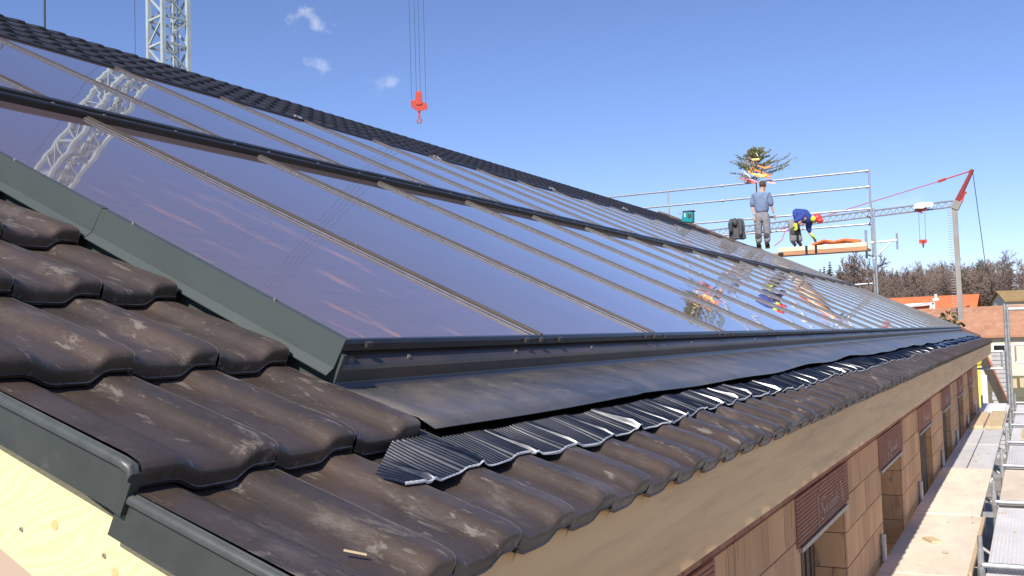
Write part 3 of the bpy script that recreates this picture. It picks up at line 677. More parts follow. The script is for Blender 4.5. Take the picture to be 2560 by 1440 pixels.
for px, top, yy in ((2172, 423, YF), (1670, 478, YF), (1893, 520, YF)):
    c = P(px, top, yy); g = MB(); g.tube((c.x, yy, GZ), (c.x, yy, c.z), .026, 10); g.build('standard', M_zinc, fs_)
c = P(2183, 520, YF-.75); g = MB(); g.tube((c.x, YF-.75, GZ), (c.x, YF-.75, c.z), .026, 10); g.build('standard', M_zinc, fs_)
c = P(2164, 575, YF-.72); g = MB(); g.tube((c.x, YF-.72, c.z-.75), (c.x, YF-.72, c.z), .03, 10); g.build('standard', M_zinc, fs_)
for px, py in ((2176, 545), (2178, 640), (2178, 700)):
    c = P(px, py); g = MB(); g.tube((c.x, YF, c.z), (c.x, YF-.75, c.z), .024, 8); g.build('transom', M_zinc, fs_)
zb = P(2175, 612).z; xb1 = P(2243, 607, YF-.4).x
g = MB(); g.tube((xr, YF-.4, zb+.02), (xb1, YF-.4, zb+.04), .028, 8); g.build('bracket_arm', M_white, fs_)
g = MB(); g.tube((xr+.05, YF-.4, P(2182, 650).z), (xb1-.15, YF-.4, zb), .022, 8); g.build('bracket_brace', M_white, fs_)
g = MB(); g.tube((xb1, YF-.4, zb-.2), (xb1, YF-.4, zb+.22), .026, 8); g.build('bracket_post', M_zinc, fs_)
g = MB(); c = P(2148, 714); g.tube((c.x-.5, YF-.4, c.z), (c.x+.4, YF-.4, c.z+.02), .026, 8); g.build('ledger', M_zinc, fs_)
# deck planks of that scaffold and strapped board bundle
M_or = mat('orange_brown_board', (.52, .27, .13), (.42, .2, .1), 2, .6, stretch=(.5, 3, 3))
dzf = P(2060, 624, YF-.9).z
xd0, xd1 = P(1905, 640, YF-.9).x, P(2166, 612, YF-.9).x
for k in range(3):
    g = MB(); g.box((xd0-1.0, YF-.92+.3*k, dzf-.06), (xd1, YF-.64+.3*k, dzf-.01)); g.build('deck_plank', M_or, fs_, bev=.004)
bn = thing('board_bundle', ((xd0+xd1)/2, YF-.9, dzf), 'strapped bundle of pale boards on the far scaffold deck', 'board bundle')
g = MB(); xb0 = P(1945, 625, YF-.95).x
g.box((xb0, YF-1.0, dzf), (xd1+.02, YF-.86, dzf+.12)); g.build('top_boards', mat('cream_board', (.74, .62, .45), (.66, .52, .36), 3, .6, stretch=(.4, 3, 3)), bn, bev=.008)
g = MB(); g.box((xb0+.15, YF-1.002, dzf-.10), (xd1+.02, YF-.86, dzf-.005)); g.build('lower_boards', M_or, bn, bev=.006)
for px in (2016, 2040):
    xs_ = P(px, 620, YF-1.0).x; g = MB(); g.box((xs_-.03, YF-1.012, dzf-.112), (xs_+.03, YF-.85, dzf+.128)); g.build('strap', M_rail, bn)
g = MB(); rb = [P(2030, 612, YF-.9), P(2060, 603, YF-.9), P(2085, 607, YF-.9), P(2110, 599, YF-.9), P(2150, 603, YF-.9)]
for q in range(5):
    g.path([p+Vector((0, .08*q, .03*math.sin(q*2+i))) for i, p in enumerate(rb)], .03, 6)
g.build('orange_cable_heap', mat('orange_cable', (.75, .22, .06), (.6, .16, .05), 8, .5), label='heap of orange cable lying on the far scaffold boards', cat='cable')
g = MB(); cb_ = [P(1935, 615, YF-.5), P(1955, 600, YF-.5), P(1962, 580, YF-.5), P(1978, 570, YF-.4), P(2010, 560, YF-.1)]
g.path(cb_, .012, 6); g.build('red_hanging_cable', mat('red_cable', (.6, .1, .09), None, 9, .5), label='thin red cable looping down between the two workers', cat='cable')

# ------------------------------------------------------------------ people
def skin(name, verts, edges, rad, mt, parent=None, sub=1, root=0):
    me = bpy.data.meshes.new(name); me.from_pydata([tuple(v) for v in verts], edges, [])
    o = bpy.data.objects.new(name, me); COL.objects.link(o)
    md = o.modifiers.new('skin', 'SKIN'); 
    sv = me.skin_vertices[0].data if me.skin_vertices else None
    if sv is None:
        bm = bmesh.new(); bm.from_mesh(me); bm.verts.layers.skin.verify(); bm.to_mesh(me); bm.free(); sv = me.skin_vertices[0].data
    for i, r in enumerate(rad):
        sv[i].radius = r if hasattr(r, '__len__') else (r, r); sv[i].use_root = (i == root)
    md.use_smooth_shade = True
    s2 = o.modifiers.new('sub', 'SUBSURF'); s2.levels = sub; s2.render_levels = sub
    dg = bpy.context.evaluated_depsgraph_get(); nm = bpy.data.meshes.new_from_object(o.evaluated_get(dg))
    bpy.data.objects.remove(o); nm.materials.clear(); nm.materials.append(mt); nm.polygons.foreach_set('use_smooth', [True]*len(nm.polygons))
    return obj(name, nm, parent)
M_skin = mat('skin', (.55, .33, .25), (.5, .29, .21), 20, .6)
M_sweat = mat('faded_blue_sweater', (.19, .25, .37), (.13, .18, .28), 9, .9, bump=.02, bscale=9)
M_trou = mat('grey_work_trousers', (.28, .27, .28), (.17, .165, .175), 9, .9, bump=.025, bscale=9)
M_trdk = mat('dark_grey_work_trousers', (.055, .05, .055), (.075, .07, .07), 12, .9)
M_boot = mat('dark_boots', (.03, .027, .027), None, 12, .7)
M_hair = mat('brown_hair', (.09, .055, .03), None, 60, .8)
M_blue = mat('royal_blue_jumper', (.03, .07, .32), (.02, .04, .20), 8, .85, bump=.02, bscale=8)
M_lime = mat('lime_glove', (.62, .78, .06), None, 14, .6)
M_redcap = mat('bright_red_helmet', (.80, .06, .06), None, 14, .4)
M_tan = mat('tan_leather', (.60, .40, .22), None, 14, .6)
def hand(name, c, d, side, mt, parent, k=1.0):      # palm + five unequal bent fingers
    c = Vector(c); d = Vector(d).normalized(); s_ = Vector(side).normalized(); n_ = d.cross(s_)
    V = [c, c+d*.045*k, c+d*.085*k]; E = [(0, 1), (1, 2)]; Rr = [.028*k, .036*k, .034*k]
    for q, (o_, l) in enumerate(((-.028, .062), (-.010, .075), (.010, .070), (.027, .054))):
        b = c+d*.09*k+s_*o_*k; V += [b+d*l*.5*k+n_*.008, b+d*l*k*.9+n_*.03*k]; i = len(V); E += [(2, i-2), (i-2, i-1)]; Rr += [.0095*k, .008*k]
    V += [c+d*.035*k-s_*.045*k, c+d*.075*k-s_*.06*k]; i = len(V); E += [(1, i-2), (i-2, i-1)]; Rr += [.011*k, .009*k]
    return skin(name, V, E, Rr, mt, parent, 1, 0)
# standing man, back to camera
YM = YF-.55
ft = P(1909, 621, YM); hd = P(1915, 450, YM); H = hd.z-ft.z; s = H/1.80
p1 = thing('person', (ft.x, YM, ft.z), 'worker in faded blue sweater and grey trousers standing with his back turned', 'person')
def Q(x, y, z): return Vector((ft.x+x*s, YM+y*s, ft.z+z*s))
skin('body', [Q(0, 0, 1.0), Q(0, .0, 1.2), Q(.0, -.0, 1.40), Q(.01, .02, 1.50), Q(.03, .04, 1.58), Q(.04, .05, 1.66), Q(.045, .05, 1.73), Q(.19, .0, 1.42), Q(.25, .02, 1.12), Q(.30, .05, .90), Q(-.19, .0, 1.42), Q(-.24, .0, 1.12), Q(-.20, -.05, .88), Q(.09, .0, .92), Q(.10, 0, .5), Q(.09, .0, .09), Q(-.10, .0, .92), Q(-.12, .0, .5), Q(-.12, .0, .09)],
     [(0,1),(1,2),(2,3),(3,4),(4,5),(5,6),(2,7),(7,8),(8,9),(2,10),(10,11),(11,12),(0,13),(13,14),(14,15),(0,16),(16,17),(17,18)],
     [.13*s,.13*s,.11*s,.055*s,.075*s,(.085*s,.095*s),.06*s,.055*s,.042*s,.028*s,.055*s,.042*s,.028*s,.075*s,.05*s,.04*s,.075*s,.05*s,.04*s], M_skin, p1, 2)
skin('sweater', [Q(0,0,.90), Q(0,0,1.08), Q(0,-.01,1.25), Q(0,-.01,1.40), Q(.01,.01,1.475), Q(.18,-.0,1.40), Q(.235,.0,1.22), Q(.255,.015,1.08), Q(-.18,-.0,1.40), Q(-.235,-.01,1.22), Q(-.245,-.0,1.10)],
     [(0,1),(1,2),(2,3),(3,4),(3,5),(5,6),(6,7),(3,8),(8,9),(9,10)],
     [(.195*s,.145*s),(.205*s,.15*s),(.215*s,.15*s),(.19*s,.13*s),(.09*s,.085*s),.095*s,.085*s,.07*s,.095*s,.085*s,.07*s], M_sweat, p1, 2)
skin('trousers', [Q(0,0,1.0), Q(0,-.01,.90), Q(.10,0,.78), Q(.105,-.0,.52), Q(.105,.01,.30), Q(.10,.0,.12), Q(-.10,0,.78), Q(-.115,0,.52), Q(-.12,.01,.30), Q(-.12,.0,.12)],
     [(0,1),(1,2),(2,3),(3,4),(4,5),(1,6),(6,7),(7,8),(8,9)], [(.175*s,.135*s),(.185*s,.145*s),.12*s,.103*s,.092*s,.095*s,.12*s,.103*s,.092*s,.095*s], M_trou, p1, 2)
for sx in (.10, -.12):
    skin('boot', [Q(sx, -.03, .05), Q(sx, .03, .05), Q(sx, .16, .035), Q(sx, -.02, .20)], [(0,1),(1,2),(0,3)], [.06*s,.058*s,.045*s,.065*s], M_boot, p1, 1)
    g = MB(); g.ball(Q(sx, -.03, .33), (.082*s, .075*s, .12*s), 10); g.build('knee_patch', M_trdk, p1, smooth=True)
g = MB(); g.ball(Q(.042, .035, 1.70), (.092*s, .105*s, .105*s), 12); g.build('hair', M_hair, p1, smooth=True)
for sx in (-.05, .135):
    g = MB(); g.ball(Q(sx, .07, 1.655), (.012*s, .022*s, .035*s), 8); g.build('ear', M_skin, p1, smooth=True)
hand('hand', Q(.305, .055, .88), (.05, .05, -1), (0, 1, 0), M_skin, p1, s); hand('hand', Q(-.195, -.055, .86), (.10, -.1, -1), (0, -1, 0), M_skin, p1, s)
# bending man, facing right (+x), bent at the hip
fb2 = P(1992, 614, YM-.15); YB = YM-.15
p2 = thing('person', (fb2.x, YB, fb2.z), 'bending worker in blue jumper, red helmet, yellow ear muffs and lime gloves', 'person')
def B(px, py, dy=0): return P(px, py, YB+dy)
hip, sh = B(1985, 545), B(2020, 545)
skin('body', [B(1990,548), B(2005,540), B(2019,541), B(2028,547), B(2035,550), B(2041,555), B(2000,552,-.22), B(1996,560,-.26), B(1988,575,.1), B(1990,592,.1), B(1995,608,.1), B(1984,575,-.12), B(1982,592,-.12), B(1981,608,-.12), B(2026,558,.2),B(2019,574,.22),B(2028,589,.2)],
     [(0,1),(1,2),(2,3),(3,4),(4,5),(2,6),(6,7),(0,8),(8,9),(9,10),(0,11),(11,12),(12,13),(2,14),(14,15),(15,16)],
     [.10,.11,.10,.055,.085,.07,.04,.035,.06,.04,.035,.06,.04,.035,.04,.035,.03], M_skin, p2, 2)
skin('jumper', [B(1982,541), B(1992,538), B(2005,538), B(2017,543), B(2025,549), B(2024,557,.12), B(2020,570,.18), B(2026,582,.2), B(2003,547,-.16), B(1992,550,-.24), B(1990,557,-.27)],
     [(0,1),(1,2),(2,3),(3,4),(3,5),(5,6),(6,7),(2,8),(8,9),(9,10)], [(.17,.18),(.19,.20),(.20,.21),(.18,.19),.10,.10,.08,.065,.11,.09,.075], M_blue, p2, 2)
skin('trousers', [B(1979,545), B(1983,555), B(1990,568,.1), B(1993,584,.1), B(1998,597,.1), B(1997,606,.1), B(1982,570,-.12), B(1983,585,-.12), B(1983,597,-.12), B(1983,606,-.12)],
     [(0,1),(1,2),(2,3),(3,4),(4,5),(1,6),(6,7),(7,8),(8,9)], [(.15,.17),(.16,.19),.115,.10,.10,.10,.12,.11,.105,.10], M_trou, p2, 2)
for (px, dy, mt) in ((1993, .1, M_trdk), (1984, -.12, M_trdk)):
    skin('trouser_panel', [B(px-1, 566, dy-.03), B(px, 582, dy-.03), B(px+1, 591, dy-.03)], [(0,1),(1,2)], [.115,.107,.105], mt, p2, 1)
for (px, dy) in ((1997, .1), (1983, -.12)):
    skin('boot', [B(px-2, 611, dy), B(px+3, 611, dy), B(px+9, 612, dy), B(px-2, 604, dy)], [(0,1),(1,2),(0,3)], [.065,.06,.045,.065], M_boot, p2, 1)
hc = B(2037, 548)
g = MB(); g.ball(hc+Vector((.06, 0, .03)), (.13, .115, .12), 12); g.ball(hc+Vector((.13, 0, -.05)), (.10, .10, .07), 10); g.build('helmet', M_redcap, p2, smooth=True)
for dy in (-.12, .12):
    g = MB(); g.ball(hc+Vector((-.02+(.0 if dy < 0 else .10), dy, .0 if dy < 0 else .07)), (.075, .045, .075), 10); g.build('ear_muff', M_lime, p2, smooth=True)
hand('glove', B(1990, 557, -.28), (-.05, 0, -1), (1, 0, 0), M_lime, p2, 1.35)
hand('glove', B(2027, 584, .22), (.5, 0, -.8), (0, 1, 0), M_lime, p2, 1.35)
g = MB(); g.tube(B(2033, 592, .2), B(2042, 610, .2), .03, 8); g.box(B(2040, 613, .2)-Vector((.1, .03, .02)), B(2040, 613, .2)+Vector((.1, .03, .04))); g.build('hammer', M_boot, label='dark hammer held down to the boards by the bending worker', cat='hammer')
# jacket over the rail, tool radio on the ridge
jc = P(1841, 572, YF-.06)
g = MB(); nx, nz = 12, 12; vs = []
for j in range(nz+1):
    for i in range(nx+1):
        a = i/nx*2*math.pi; t = j/nz
        w = .20+.04*t+.02*math.sin(3*a+t*6); d = .075+.04*t+.02*math.sin(5*a+4*t)
        vs.append(jc+Vector((w*math.cos(a)+.04*t, d*math.sin(a), .27-.57*t+.02*math.sin(4*a))))
k = nx+1; g.add(vs, [(j*k+i, j*k+i+1, (j+1)*k+i+1, (j+1)*k+i) for j in range(nz) for i in range(nx)]+[tuple(range(nx)), tuple(nz*k+i for i in range(nx))])
M_jack = mat('dark_grey_jacket', (.095, .098, .105), (.045, .047, .052), 6, .9, bump=.01, bscale=9)
jk = thing('jacket', jc, 'dark grey work jacket hung over the scaffold rail', 'jacket'); g.build('jacket_body', M_jack, jk, smooth=True)
for dx, dz, l in ((-.14, .28, .40), (.16, .27, .5)):
    skin('sleeve', [jc+Vector((dx*.6, -.05, dz)), jc+Vector((dx, -.13, dz-.15)), jc+Vector((dx*.9, -.14, dz-l))], [(0,1),(1,2)], [.075,.07,.055], M_jack, jk, 1)
skin('hood', [jc+Vector((-.03, -.07, .30)), jc+Vector((.0, -.15, .18)), jc+Vector((.02, -.15, .06))], [(0,1),(1,2)], [.07,.08,.05], M_jack, jk, 1)
rc = rp(22.2, RU-.12, .07); rr = at(1721, 551, y=22.2); rc = Vector((rr.x, 22.2, rr.z-.03))
rd = thing('site_radio', rc, 'teal site radio with carrying handle standing on the ridge tiles', 'radio')
M_teal = mat('teal_plastic', (.0, .24, .26), (.0, .2, .22), 8, .45)
g = MB(); g.add([rc+Vector(v) for v in ((-.17,-.09,0),(.13,-.09,-.05),(.13,.09,-.05),(-.17,.09,0),(-.11,-.08,.24),(.14,-.08,.22),(.14,.08,.22),(-.11,.08,.24))], [(0,3,2,1),(4,5,6,7),(0,1,5,4),(1,2,6,5),(2,3,7,6),(3,0,4,7)]); g.build('case', M_teal, rd, bev=.02)
g = MB(); g.box(rc+Vector((-.12,-.09,.23)), rc+Vector((.16,.09,.265))); g.build('handle', M_trdk, rd, bev=.01)
g = MB(); g.tube(rc+Vector((.06,-.07,.13)), rc+Vector((.06,-.10,.13)), .05, 14); g.build('speaker', M_trdk, rd)
g = MB(); g.box(rc+Vector((-.07,-.095,.11)), rc+Vector((-.04,-.086,.2))); g.build('display', M_white, rd)
g = MB(); g.tube(rc+Vector((-.12,0,.2)), rc+Vector((-.27,0,.22)), .008, 6); g.build('antenna', M_zinc, rd)

# ------------------------------------------------------------------ topping-out tree
YT = YF+.12
tr = thing('topping_out_tree', P(1890, 530, YT), 'small spruce with coloured ribbons tied to the scaffold pole', 'decorated tree')
M_bark = mat('spruce_bark', (.10, .075, .05), None, 20, .9)
M_need = mat('spruce_needles', (.27, .28, .12), (.34, .34, .14), 3, .8)
b0, b1 = P(1890, 535, YT), P(1889, 372, YT)
g = MB(); g.tube(b0-Vector((0, 0, 1.2)), b1, .036, 7, r2=.006); g.build('trunk', M_bark, tr)
g = MB(); gb = MB(); axis = b1-b0
def needles(p, q, nn):
    for w in range(nn):
        c_ = p.lerp(q, w/nn); e = Vector((random.uniform(-1, 1), random.uniform(-1, 1), random.uniform(-.5, .9))).normalized()*random.uniform(.04, .075)+(q-p).normalized()*.03
        sdv = e.cross(Vector((random.random(), random.random(), random.random()))).normalized()*.0105; g.add([c_-sdv, c_+sdv, c_+e], [(0, 1, 2)])
for i in range(50):
    t = .50+.49*(i/50)**.9; base = b0+axis*t; az = i*2.4+random.uniform(-.4, .4)
    ln = ((1.0-t)*1.5+.16)*random.uniform(.6, 1.2)
    if math.cos(az) > .2 and t < .75: ln *= 1.15
    d = Vector((math.cos(az), .6*math.sin(az), random.uniform(-.05, .55))); cv = random.uniform(-.12, .35)
    pts = [base+d*ln*q/6+Vector((0, 0, cv*ln*(q/6)**2)) for q in range(7)]
    gb.path(pts, .006, 4)
    for q in range(1, 7):
        needles(pts[q-1], pts[q], 7)
        for sd_ in (-1, 1):
            sl = ln*.38*(1-.5*q/6)*random.uniform(.5, 1.2); dd = (d+Vector((-d.y, d.x, 0))*sd_*random.uniform(.5, 1.1)+Vector((0, 0, random.uniform(-.3, .3)))).normalized()
            needles(pts[q], pts[q]+dd*sl, 7)
cr = g.build('crown', M_need, tr, fix=False); gb.build('branches', M_bark, tr)
cols = [('orange', (.85, .25, .05)), ('yellow', (.85, .62, .10)), ('pink', (.85, .35, .45)), ('red', (.75, .12, .08)), ('white', (.85, .82, .78)), ('green', (.15, .6, .2))]
paths = [(0, [(1868, 402), (1873, 412), (1874, 424), (1880, 434), (1895, 438)]), (0, [(1876, 425), (1878, 432), (1890, 440), (1910, 441), (1926, 446)]), (2, [(1856, 428), (1858, 438), (1868, 446), (1885, 452), (1895, 456)]),
         (3, [(1850, 444), (1866, 452), (1886, 458)]), (1, [(1878, 420), (1884, 436), (1900, 442), (1916, 438)]), (4, [(1860, 430), (1870, 438), (1876, 444)]), (5, [(1884, 405), (1887, 414)]), (1, [(1880, 399), (1898, 398)]), (4, [(1891, 384), (1895, 390)]), (2, [(1918, 456), (1938, 458)]), (0, [(1905, 432), (1918, 436), (1928, 440)])]
paths += [(0, [(px+6, py-9) for px, py in paths[0][1]]), (1, [(px-8, py-4) for px, py in paths[1][1]]), (0, [(px+10, py-22) for px, py in paths[4][1]])]
for ci, pp in paths:
    mt = bpy.data.materials.get(cols[ci][0]+'_ribbon') or mat(cols[ci][0]+'_ribbon', cols[ci][1], None, 20, .5)
    g = MB(); vs = []
    for q, (px, py) in enumerate(pp):
        c = P(px, py, YT-.22+.04*math.sin(q*2)); vs += [c+Vector((0, 0, .028)), c+Vector((.012, -.02, -.026))]
    g.add(vs, [(2*i, 2*i+1, 2*i+3, 2*i+2) for i in range(len(pp)-1)]); q = g.build('ribbon', mt, tr, fix=False); q.modifiers.new('s', 'SOLIDIFY').thickness = .012

# ------------------------------------------------------------------ tower crane on the left and its hook
D0 = pix_ray(421, 80); CP = CAM+D0*37; cx, cy = CP.x, CP.y
tcn_ = thing('tower_crane', (cx, cy, GZ), 'pale lattice tower crane mast rising behind the ridge', 'crane')
ang = math.radians(-40+27); hw = .51; ZTOP = 29.0
cs = [Vector((cx, cy, 0))+Matrix.Rotation(ang, 3, 'Z') @ Vector((sx*hw, sy*hw, 0)) for sx, sy in ((-1, -1), (1, -1), (1, 1), (-1, 1))]
for c in cs:
    g = MB(); g.bar((c.x, c.y, GZ), (c.x, c.y, ZTOP), .15, .15, upv=Matrix.Rotation(ang, 3, 'Z') @ Vector((0, 1, 0))); g.build('post', M_crane, tcn_)
for fi in range(4):
    a, b = cs[fi], cs[(fi+1) % 4]
    z = GZ+.3; k = 0
    while z < ZTOP-1:
        g = MB()
        g.bar((a.x, a.y, z), (b.x, b.y, z), .07, .08); 
        if k % 2 == 0: g.bar((a.x, a.y, z+.06), (b.x, b.y, z+.94), .065, .065)
        else: g.bar((b.x, b.y, z+.06), (a.x, a.y, z+.94), .065, .065)
        g.build('brace', M_crane, tcn_); z += 1.0; k += 1
g = MB(); c = Vector((cx, cy, 0))
for s_ in (-.16, .16):
    dv = Matrix.Rotation(ang, 3, 'Z') @ Vector((s_, .3, 0)); g.bar((c.x+dv.x, c.y+dv.y, GZ), (c.x+dv.x, c.y+dv.y, ZTOP), .04, .04)
z = GZ
while z < ZTOP:
    a_ = c+Matrix.Rotation(ang, 3, 'Z') @ Vector((-.16, .3, 0)); b_ = c+Matrix.Rotation(ang, 3, 'Z') @ Vector((.16, .3, 0)); g.tube((a_.x, a_.y, z), (b_.x, b_.y, z), .015, 5); z += .3
g.build('ladder', M_crane, tcn_, kind='stuff')
HK = CAM+pix_ray(1046, 262)*34
jd = Vector((HK.x-cx, HK.y-cy, 0)); jl = jd.length; jd.normalize(); jn = Vector((-jd.y, jd.x, 0))
g = MB(); top = Vector((cx, cy, ZTOP+1.2))
for s_, dz in ((-.5, 0), (.5, 0), (0, 1.0)): g.bar(top-jd*9+jn*s_+Vector((0, 0, dz)), top+jd*(jl+12)+jn*s_+Vector((0, 0, dz)), .10, .10)
q = -9
while q < jl+11:
    for s_ in (-.5, .5): g.bar(top+jd*q+jn*s_, top+jd*(q+.6)+Vector((0, 0, 1)), .05, .05); g.bar(top+jd*(q+1.2)+jn*s_, top+jd*(q+.6)+Vector((0, 0, 1)), .05, .05)
    q += 1.2
g.build('jib', M_crane, tcn_)
g = MB(); g.box(top-jd*8.5-Vector((.7, .7, 1.6)), top-jd*8.5+Vector((.7, .7, 0))); g.build('counterweight', M_metalbar, tcn_)
hk = thing('crane_hook', HK, 'red crane hook block hanging on steel cables against the sky', 'hook')
U = 34/F_PX*1.0
def K(px, py, off=0): return CAM+pix_ray(px, py)*(34+off)
def slab(name, pts, th, mt, par):
    g = MB(); n = len(pts); vs = [K(*p, -th/2) for p in pts]+[K(*p, th/2) for p in pts]
    g.add(vs, [tuple(range(n)), tuple(range(2*n-1, n-1, -1))]+[(i, (i+1) % n, n+(i+1) % n, n+i) for i in range(n)]); return g.build(name, mt, par, bev=.01)
slab('upper_sheave_housing', [(1038, 232), (1041, 228), (1050, 227), (1055, 233), (1056, 258), (1052, 262), (1040, 262), (1038, 258)], .22, M_red, hk)
slab('side_plate', [(1027, 252), (1031, 249), (1040, 250), (1046, 253), (1053, 255), (1065, 256), (1068, 262), (1068, 273), (1060, 275), (1050, 279), (1040, 276), (1032, 270), (1027, 265)], .16, M_red, hk)
slab('hook_stem', [(1045, 278), (1051, 278), (1051, 292), (1046, 292)], .07, M_red, hk)
g = MB(); pts = [K(1048+5.2*math.cos(a), 301+6*math.sin(a)) for a in np.linspace(-1.7, 3.6, 14)]; g.path([K(1048, 290)]+pts, .030, 8); g.build('hook', mat('red_brown_hook', (.5, .16, .12), None, 9, .5), hk, smooth=True)
for px, py, dx in ((1029, 252, -.25), (1041, 232, -.1), (1051, 230, .1), (1065, 258, .25)):
    a = K(px, py); g = MB(); g.tube(a, (a.x, a.y, ZTOP+1.1), .006, 6); g.build('cable', M_cable, hk)
for px, py, r in ((112, 62, .03), (338, 130, .008)):
    a = CAM+pix_ray(px, py)*30; g = MB(); g.tube((a.x, a.y, GZ), (a.x, a.y, a.z+9), r, 6)
    g.build('pole' if r > .02 else 'hanging_cable', M_cable, label='slim grey pole standing behind the ridge' if r > .02 else 'thin steel cable hanging beside the tower crane mast', cat='pole' if r > .02 else 'cable')

# ------------------------------------------------------------------ distant fast-erecting crane
YC = 112
c2 = at(2391, 780, y=YC); fc = thing('tower_crane', (c2.x, YC, GZ), 'distant red and grey fast-erecting crane with a white sign on its jib', 'crane')
def Z(px, py, dy=0): return at(px, py, y=YC+dy)
M_mast = mat('weathered_crane_grey', (.30, .29, .27), (.25, .22, .20), .5, .7)
mt_, mb_ = Z(2386, 520), Z(2404, 815)
g = MB(); g.bar(Vector((mb_.x, YC, GZ)), Vector((mt_.x, YC, mt_.z)), .50, .50); g.build('mast', M_mast, fc)
g = MB(); x0 = Z(2379, 640).x-.0
for q in range(60):
    z = GZ+1+q*.28
    if z > mt_.z: break
    t = (z-GZ)/(mt_.z-GZ); xx = mb_.x+(mt_.x-mb_.x)*t-.50; g.bar((xx-.22, YC-.35, z), (xx+.22, YC-.35, z), .05, .05)
g.build('ladder', M_mast, fc, kind='stuff')
g = MB(); g.tube(Z(2390, 515), Z(2431, 424), .20, 8); g.tube(Z(2384, 512), Z(2428, 428), .12, 8); g.build('strut', mat('dark_red_paint', (.30, .045, .045), None, 3, .5), fc)
g = MB(); g.path([Z(2392, 512), Z(2410, 484), Z(2416, 480)], .13, 6); g.path([Z(2404, 508), Z(2411, 484)], .08, 6); g.build('rear_strut', M_red, fc)
g = MB(); g.bar(Z(2382, 510), Z(2400, 516), .7, .9); g.build('slewing_head', M_mast, fc)
jA, jB = Z(2382, 502), Z(1660, 590); jA2, jB2 = Z(2382, 517), Z(1660, 605)
g = MB(); g.tube(jA, jB, .09, 6); g.tube(jA2, jB2, .09, 6)
for q in range(46):
    t0, t1, t2 = q/46, (q+.5)/46, (q+1)/46
    g.tube(jA.lerp(jB, t0), jA2.lerp(jB2, t1), .045, 5); g.tube(jA2.lerp(jB2, t1), jA.lerp(jB, t2), .045, 5)
g.build('jib', mat('jib_grey', (.30, .30, .32), None, 3, .5, .2), fc)
g = MB(); g.tube(Z(2428, 427), Z(2345, 454), .07, 5); g.tube(Z(2365, 447), Z(2345, 454), .14, 6); g.tube(Z(2345, 454), Z(1900, 590), .045, 5); g.build('stay', M_red, fc)
g = MB(); g.tube(Z(2432, 432), Z(2466, 680), .04, 5); g.build('rear_stay', M_cable, fc)
sg = [(2285, 511), (2300, 506), (2330, 505), (2334, 509), (2332, 516), (2312, 518), (2308, 521), (2285, 521)]
g = MB(); n = len(sg); vs = [Z(*p, -.5) for p in sg]+[Z(*p, -.35) for p in sg]
g.add(vs, [tuple(range(n)), tuple(range(2*n-1, n-1, -1))]+[(i, (i+1) % n, n+(i+1) % n, n+i) for i in range(n)]); g.build('sign', M_white, fc)
g = MB(); g.bar(Z(2288, 524), Z(2316, 522), .5, .35); g.bar(Z(2296, 527), Z(2306, 533), .2, .2); g.build('trolley', M_red, fc)
h2 = thing('crane_hook', Z(2307, 607), 'small red hook block under the distant crane jib', 'hook')
g = MB(); g.bar(Z(2298, 604), Z(2317, 603), .3, .38); g.bar(Z(2304, 607), Z(2311, 607), .3, .35); g.build('block', M_red, h2)
g = MB(); g.tube(Z(2308, 610), Z(2308, 620), .1, 6, r2=.05); g.build('hook', M_cable, h2)
for a, b in (((2300, 600), (2296, 527)), ((2314, 600), (2312, 526))): g = MB(); g.tube(Z(*a), Z(*b), .025, 4); g.build('cable', M_cable, h2)

# ------------------------------------------------------------------ houses
M_rfo = mat('orange_tile_roof', (.56, .155, .055), (.48, .13, .05), 1.2, .8)
M_rfb = mat('brown_pink_tile_roof', (.42, .215, .125), (.35, .165, .095), .6, .85, dirt_and_sheen=[((.5, .33, .22), 1.5, .5, .7, .6, (1, 1, 1))])
M_plas = mat('cream_render', (.70, .63, .50), (.64, .57, .45), 1, .9)
M_timb = mat('dark_timber_cladding', (.05, .038, .03), (.07, .055, .042), 1.5, .85, stretch=(6, 6, .5))
M_pane = mat('dark_window', (.02, .02, .024), None, 3, .1)
def house(label, c, rot, L, Wd, eave, ridge, mroof, mwall, mgable, wins=(), over=.5):
    h = thing('house', c, label, 'house'); T = Matrix.Translation(c) @ Matrix.Rotation(rot, 4, 'Z'); X = lambda p: T @ Vector(p)
    g = MB(); g.box((-L/2, -Wd/2, 0), (L/2, Wd/2, eave), tf=X); g.build('wall', mwall, h)
    for sx in (-1, 1):
        g = MB(); x0, x1 = sx*L/2, sx*(L/2-.15)
        g.add([X(p) for p in ((x0, -Wd/2, eave), (x0, Wd/2, eave), (x0, 0, ridge-.15), (x1, -Wd/2, eave), (x1, Wd/2, eave), (x1, 0, ridge-.15))], [(0, 1, 2), (5, 4, 3), (0, 3, 4, 1), (1, 4, 5, 2), (2, 5, 3, 0)]); g.build('gable', mgable, h)
    sl = (ridge-eave)/(Wd/2); rf = None
    for sy in (-1, 1):
        g = MB(); yo = sy*(Wd/2+over); zo = eave-over*sl
        g.add([X(p) for p in ((-L/2-.4, yo, zo), (L/2+.4, yo, zo), (L/2+.4, 0, ridge), (-L/2-.4, 0, ridge), (-L/2-.4, yo, zo+.22), (L/2+.4, yo, zo+.22), (L/2+.4, 0, ridge+.22), (-L/2-.4, 0, ridge+.22))], [(0, 3, 2, 1), (4, 5, 6, 7), (0, 1, 5, 4), (1, 2, 6, 5), (2, 3, 7, 6), (3, 0, 4, 7)]); rf = g.build('roof', mroof, h)
    for (x, z, w, hh) in wins:
        g = MB(); g.box((x-w/2-.1, -Wd/2-.04, z-.1), (x+w/2+.1, -Wd/2+.02, z+hh+.1), tf=X); wo_ = g.build('window', M_white, h)
        g = MB(); g.box((x-w/2, -Wd/2-.06, z), (x+w/2, -Wd/2-.03, z+hh), tf=X); g.build('pane', M_pane, wo_)
    return h, X, rf
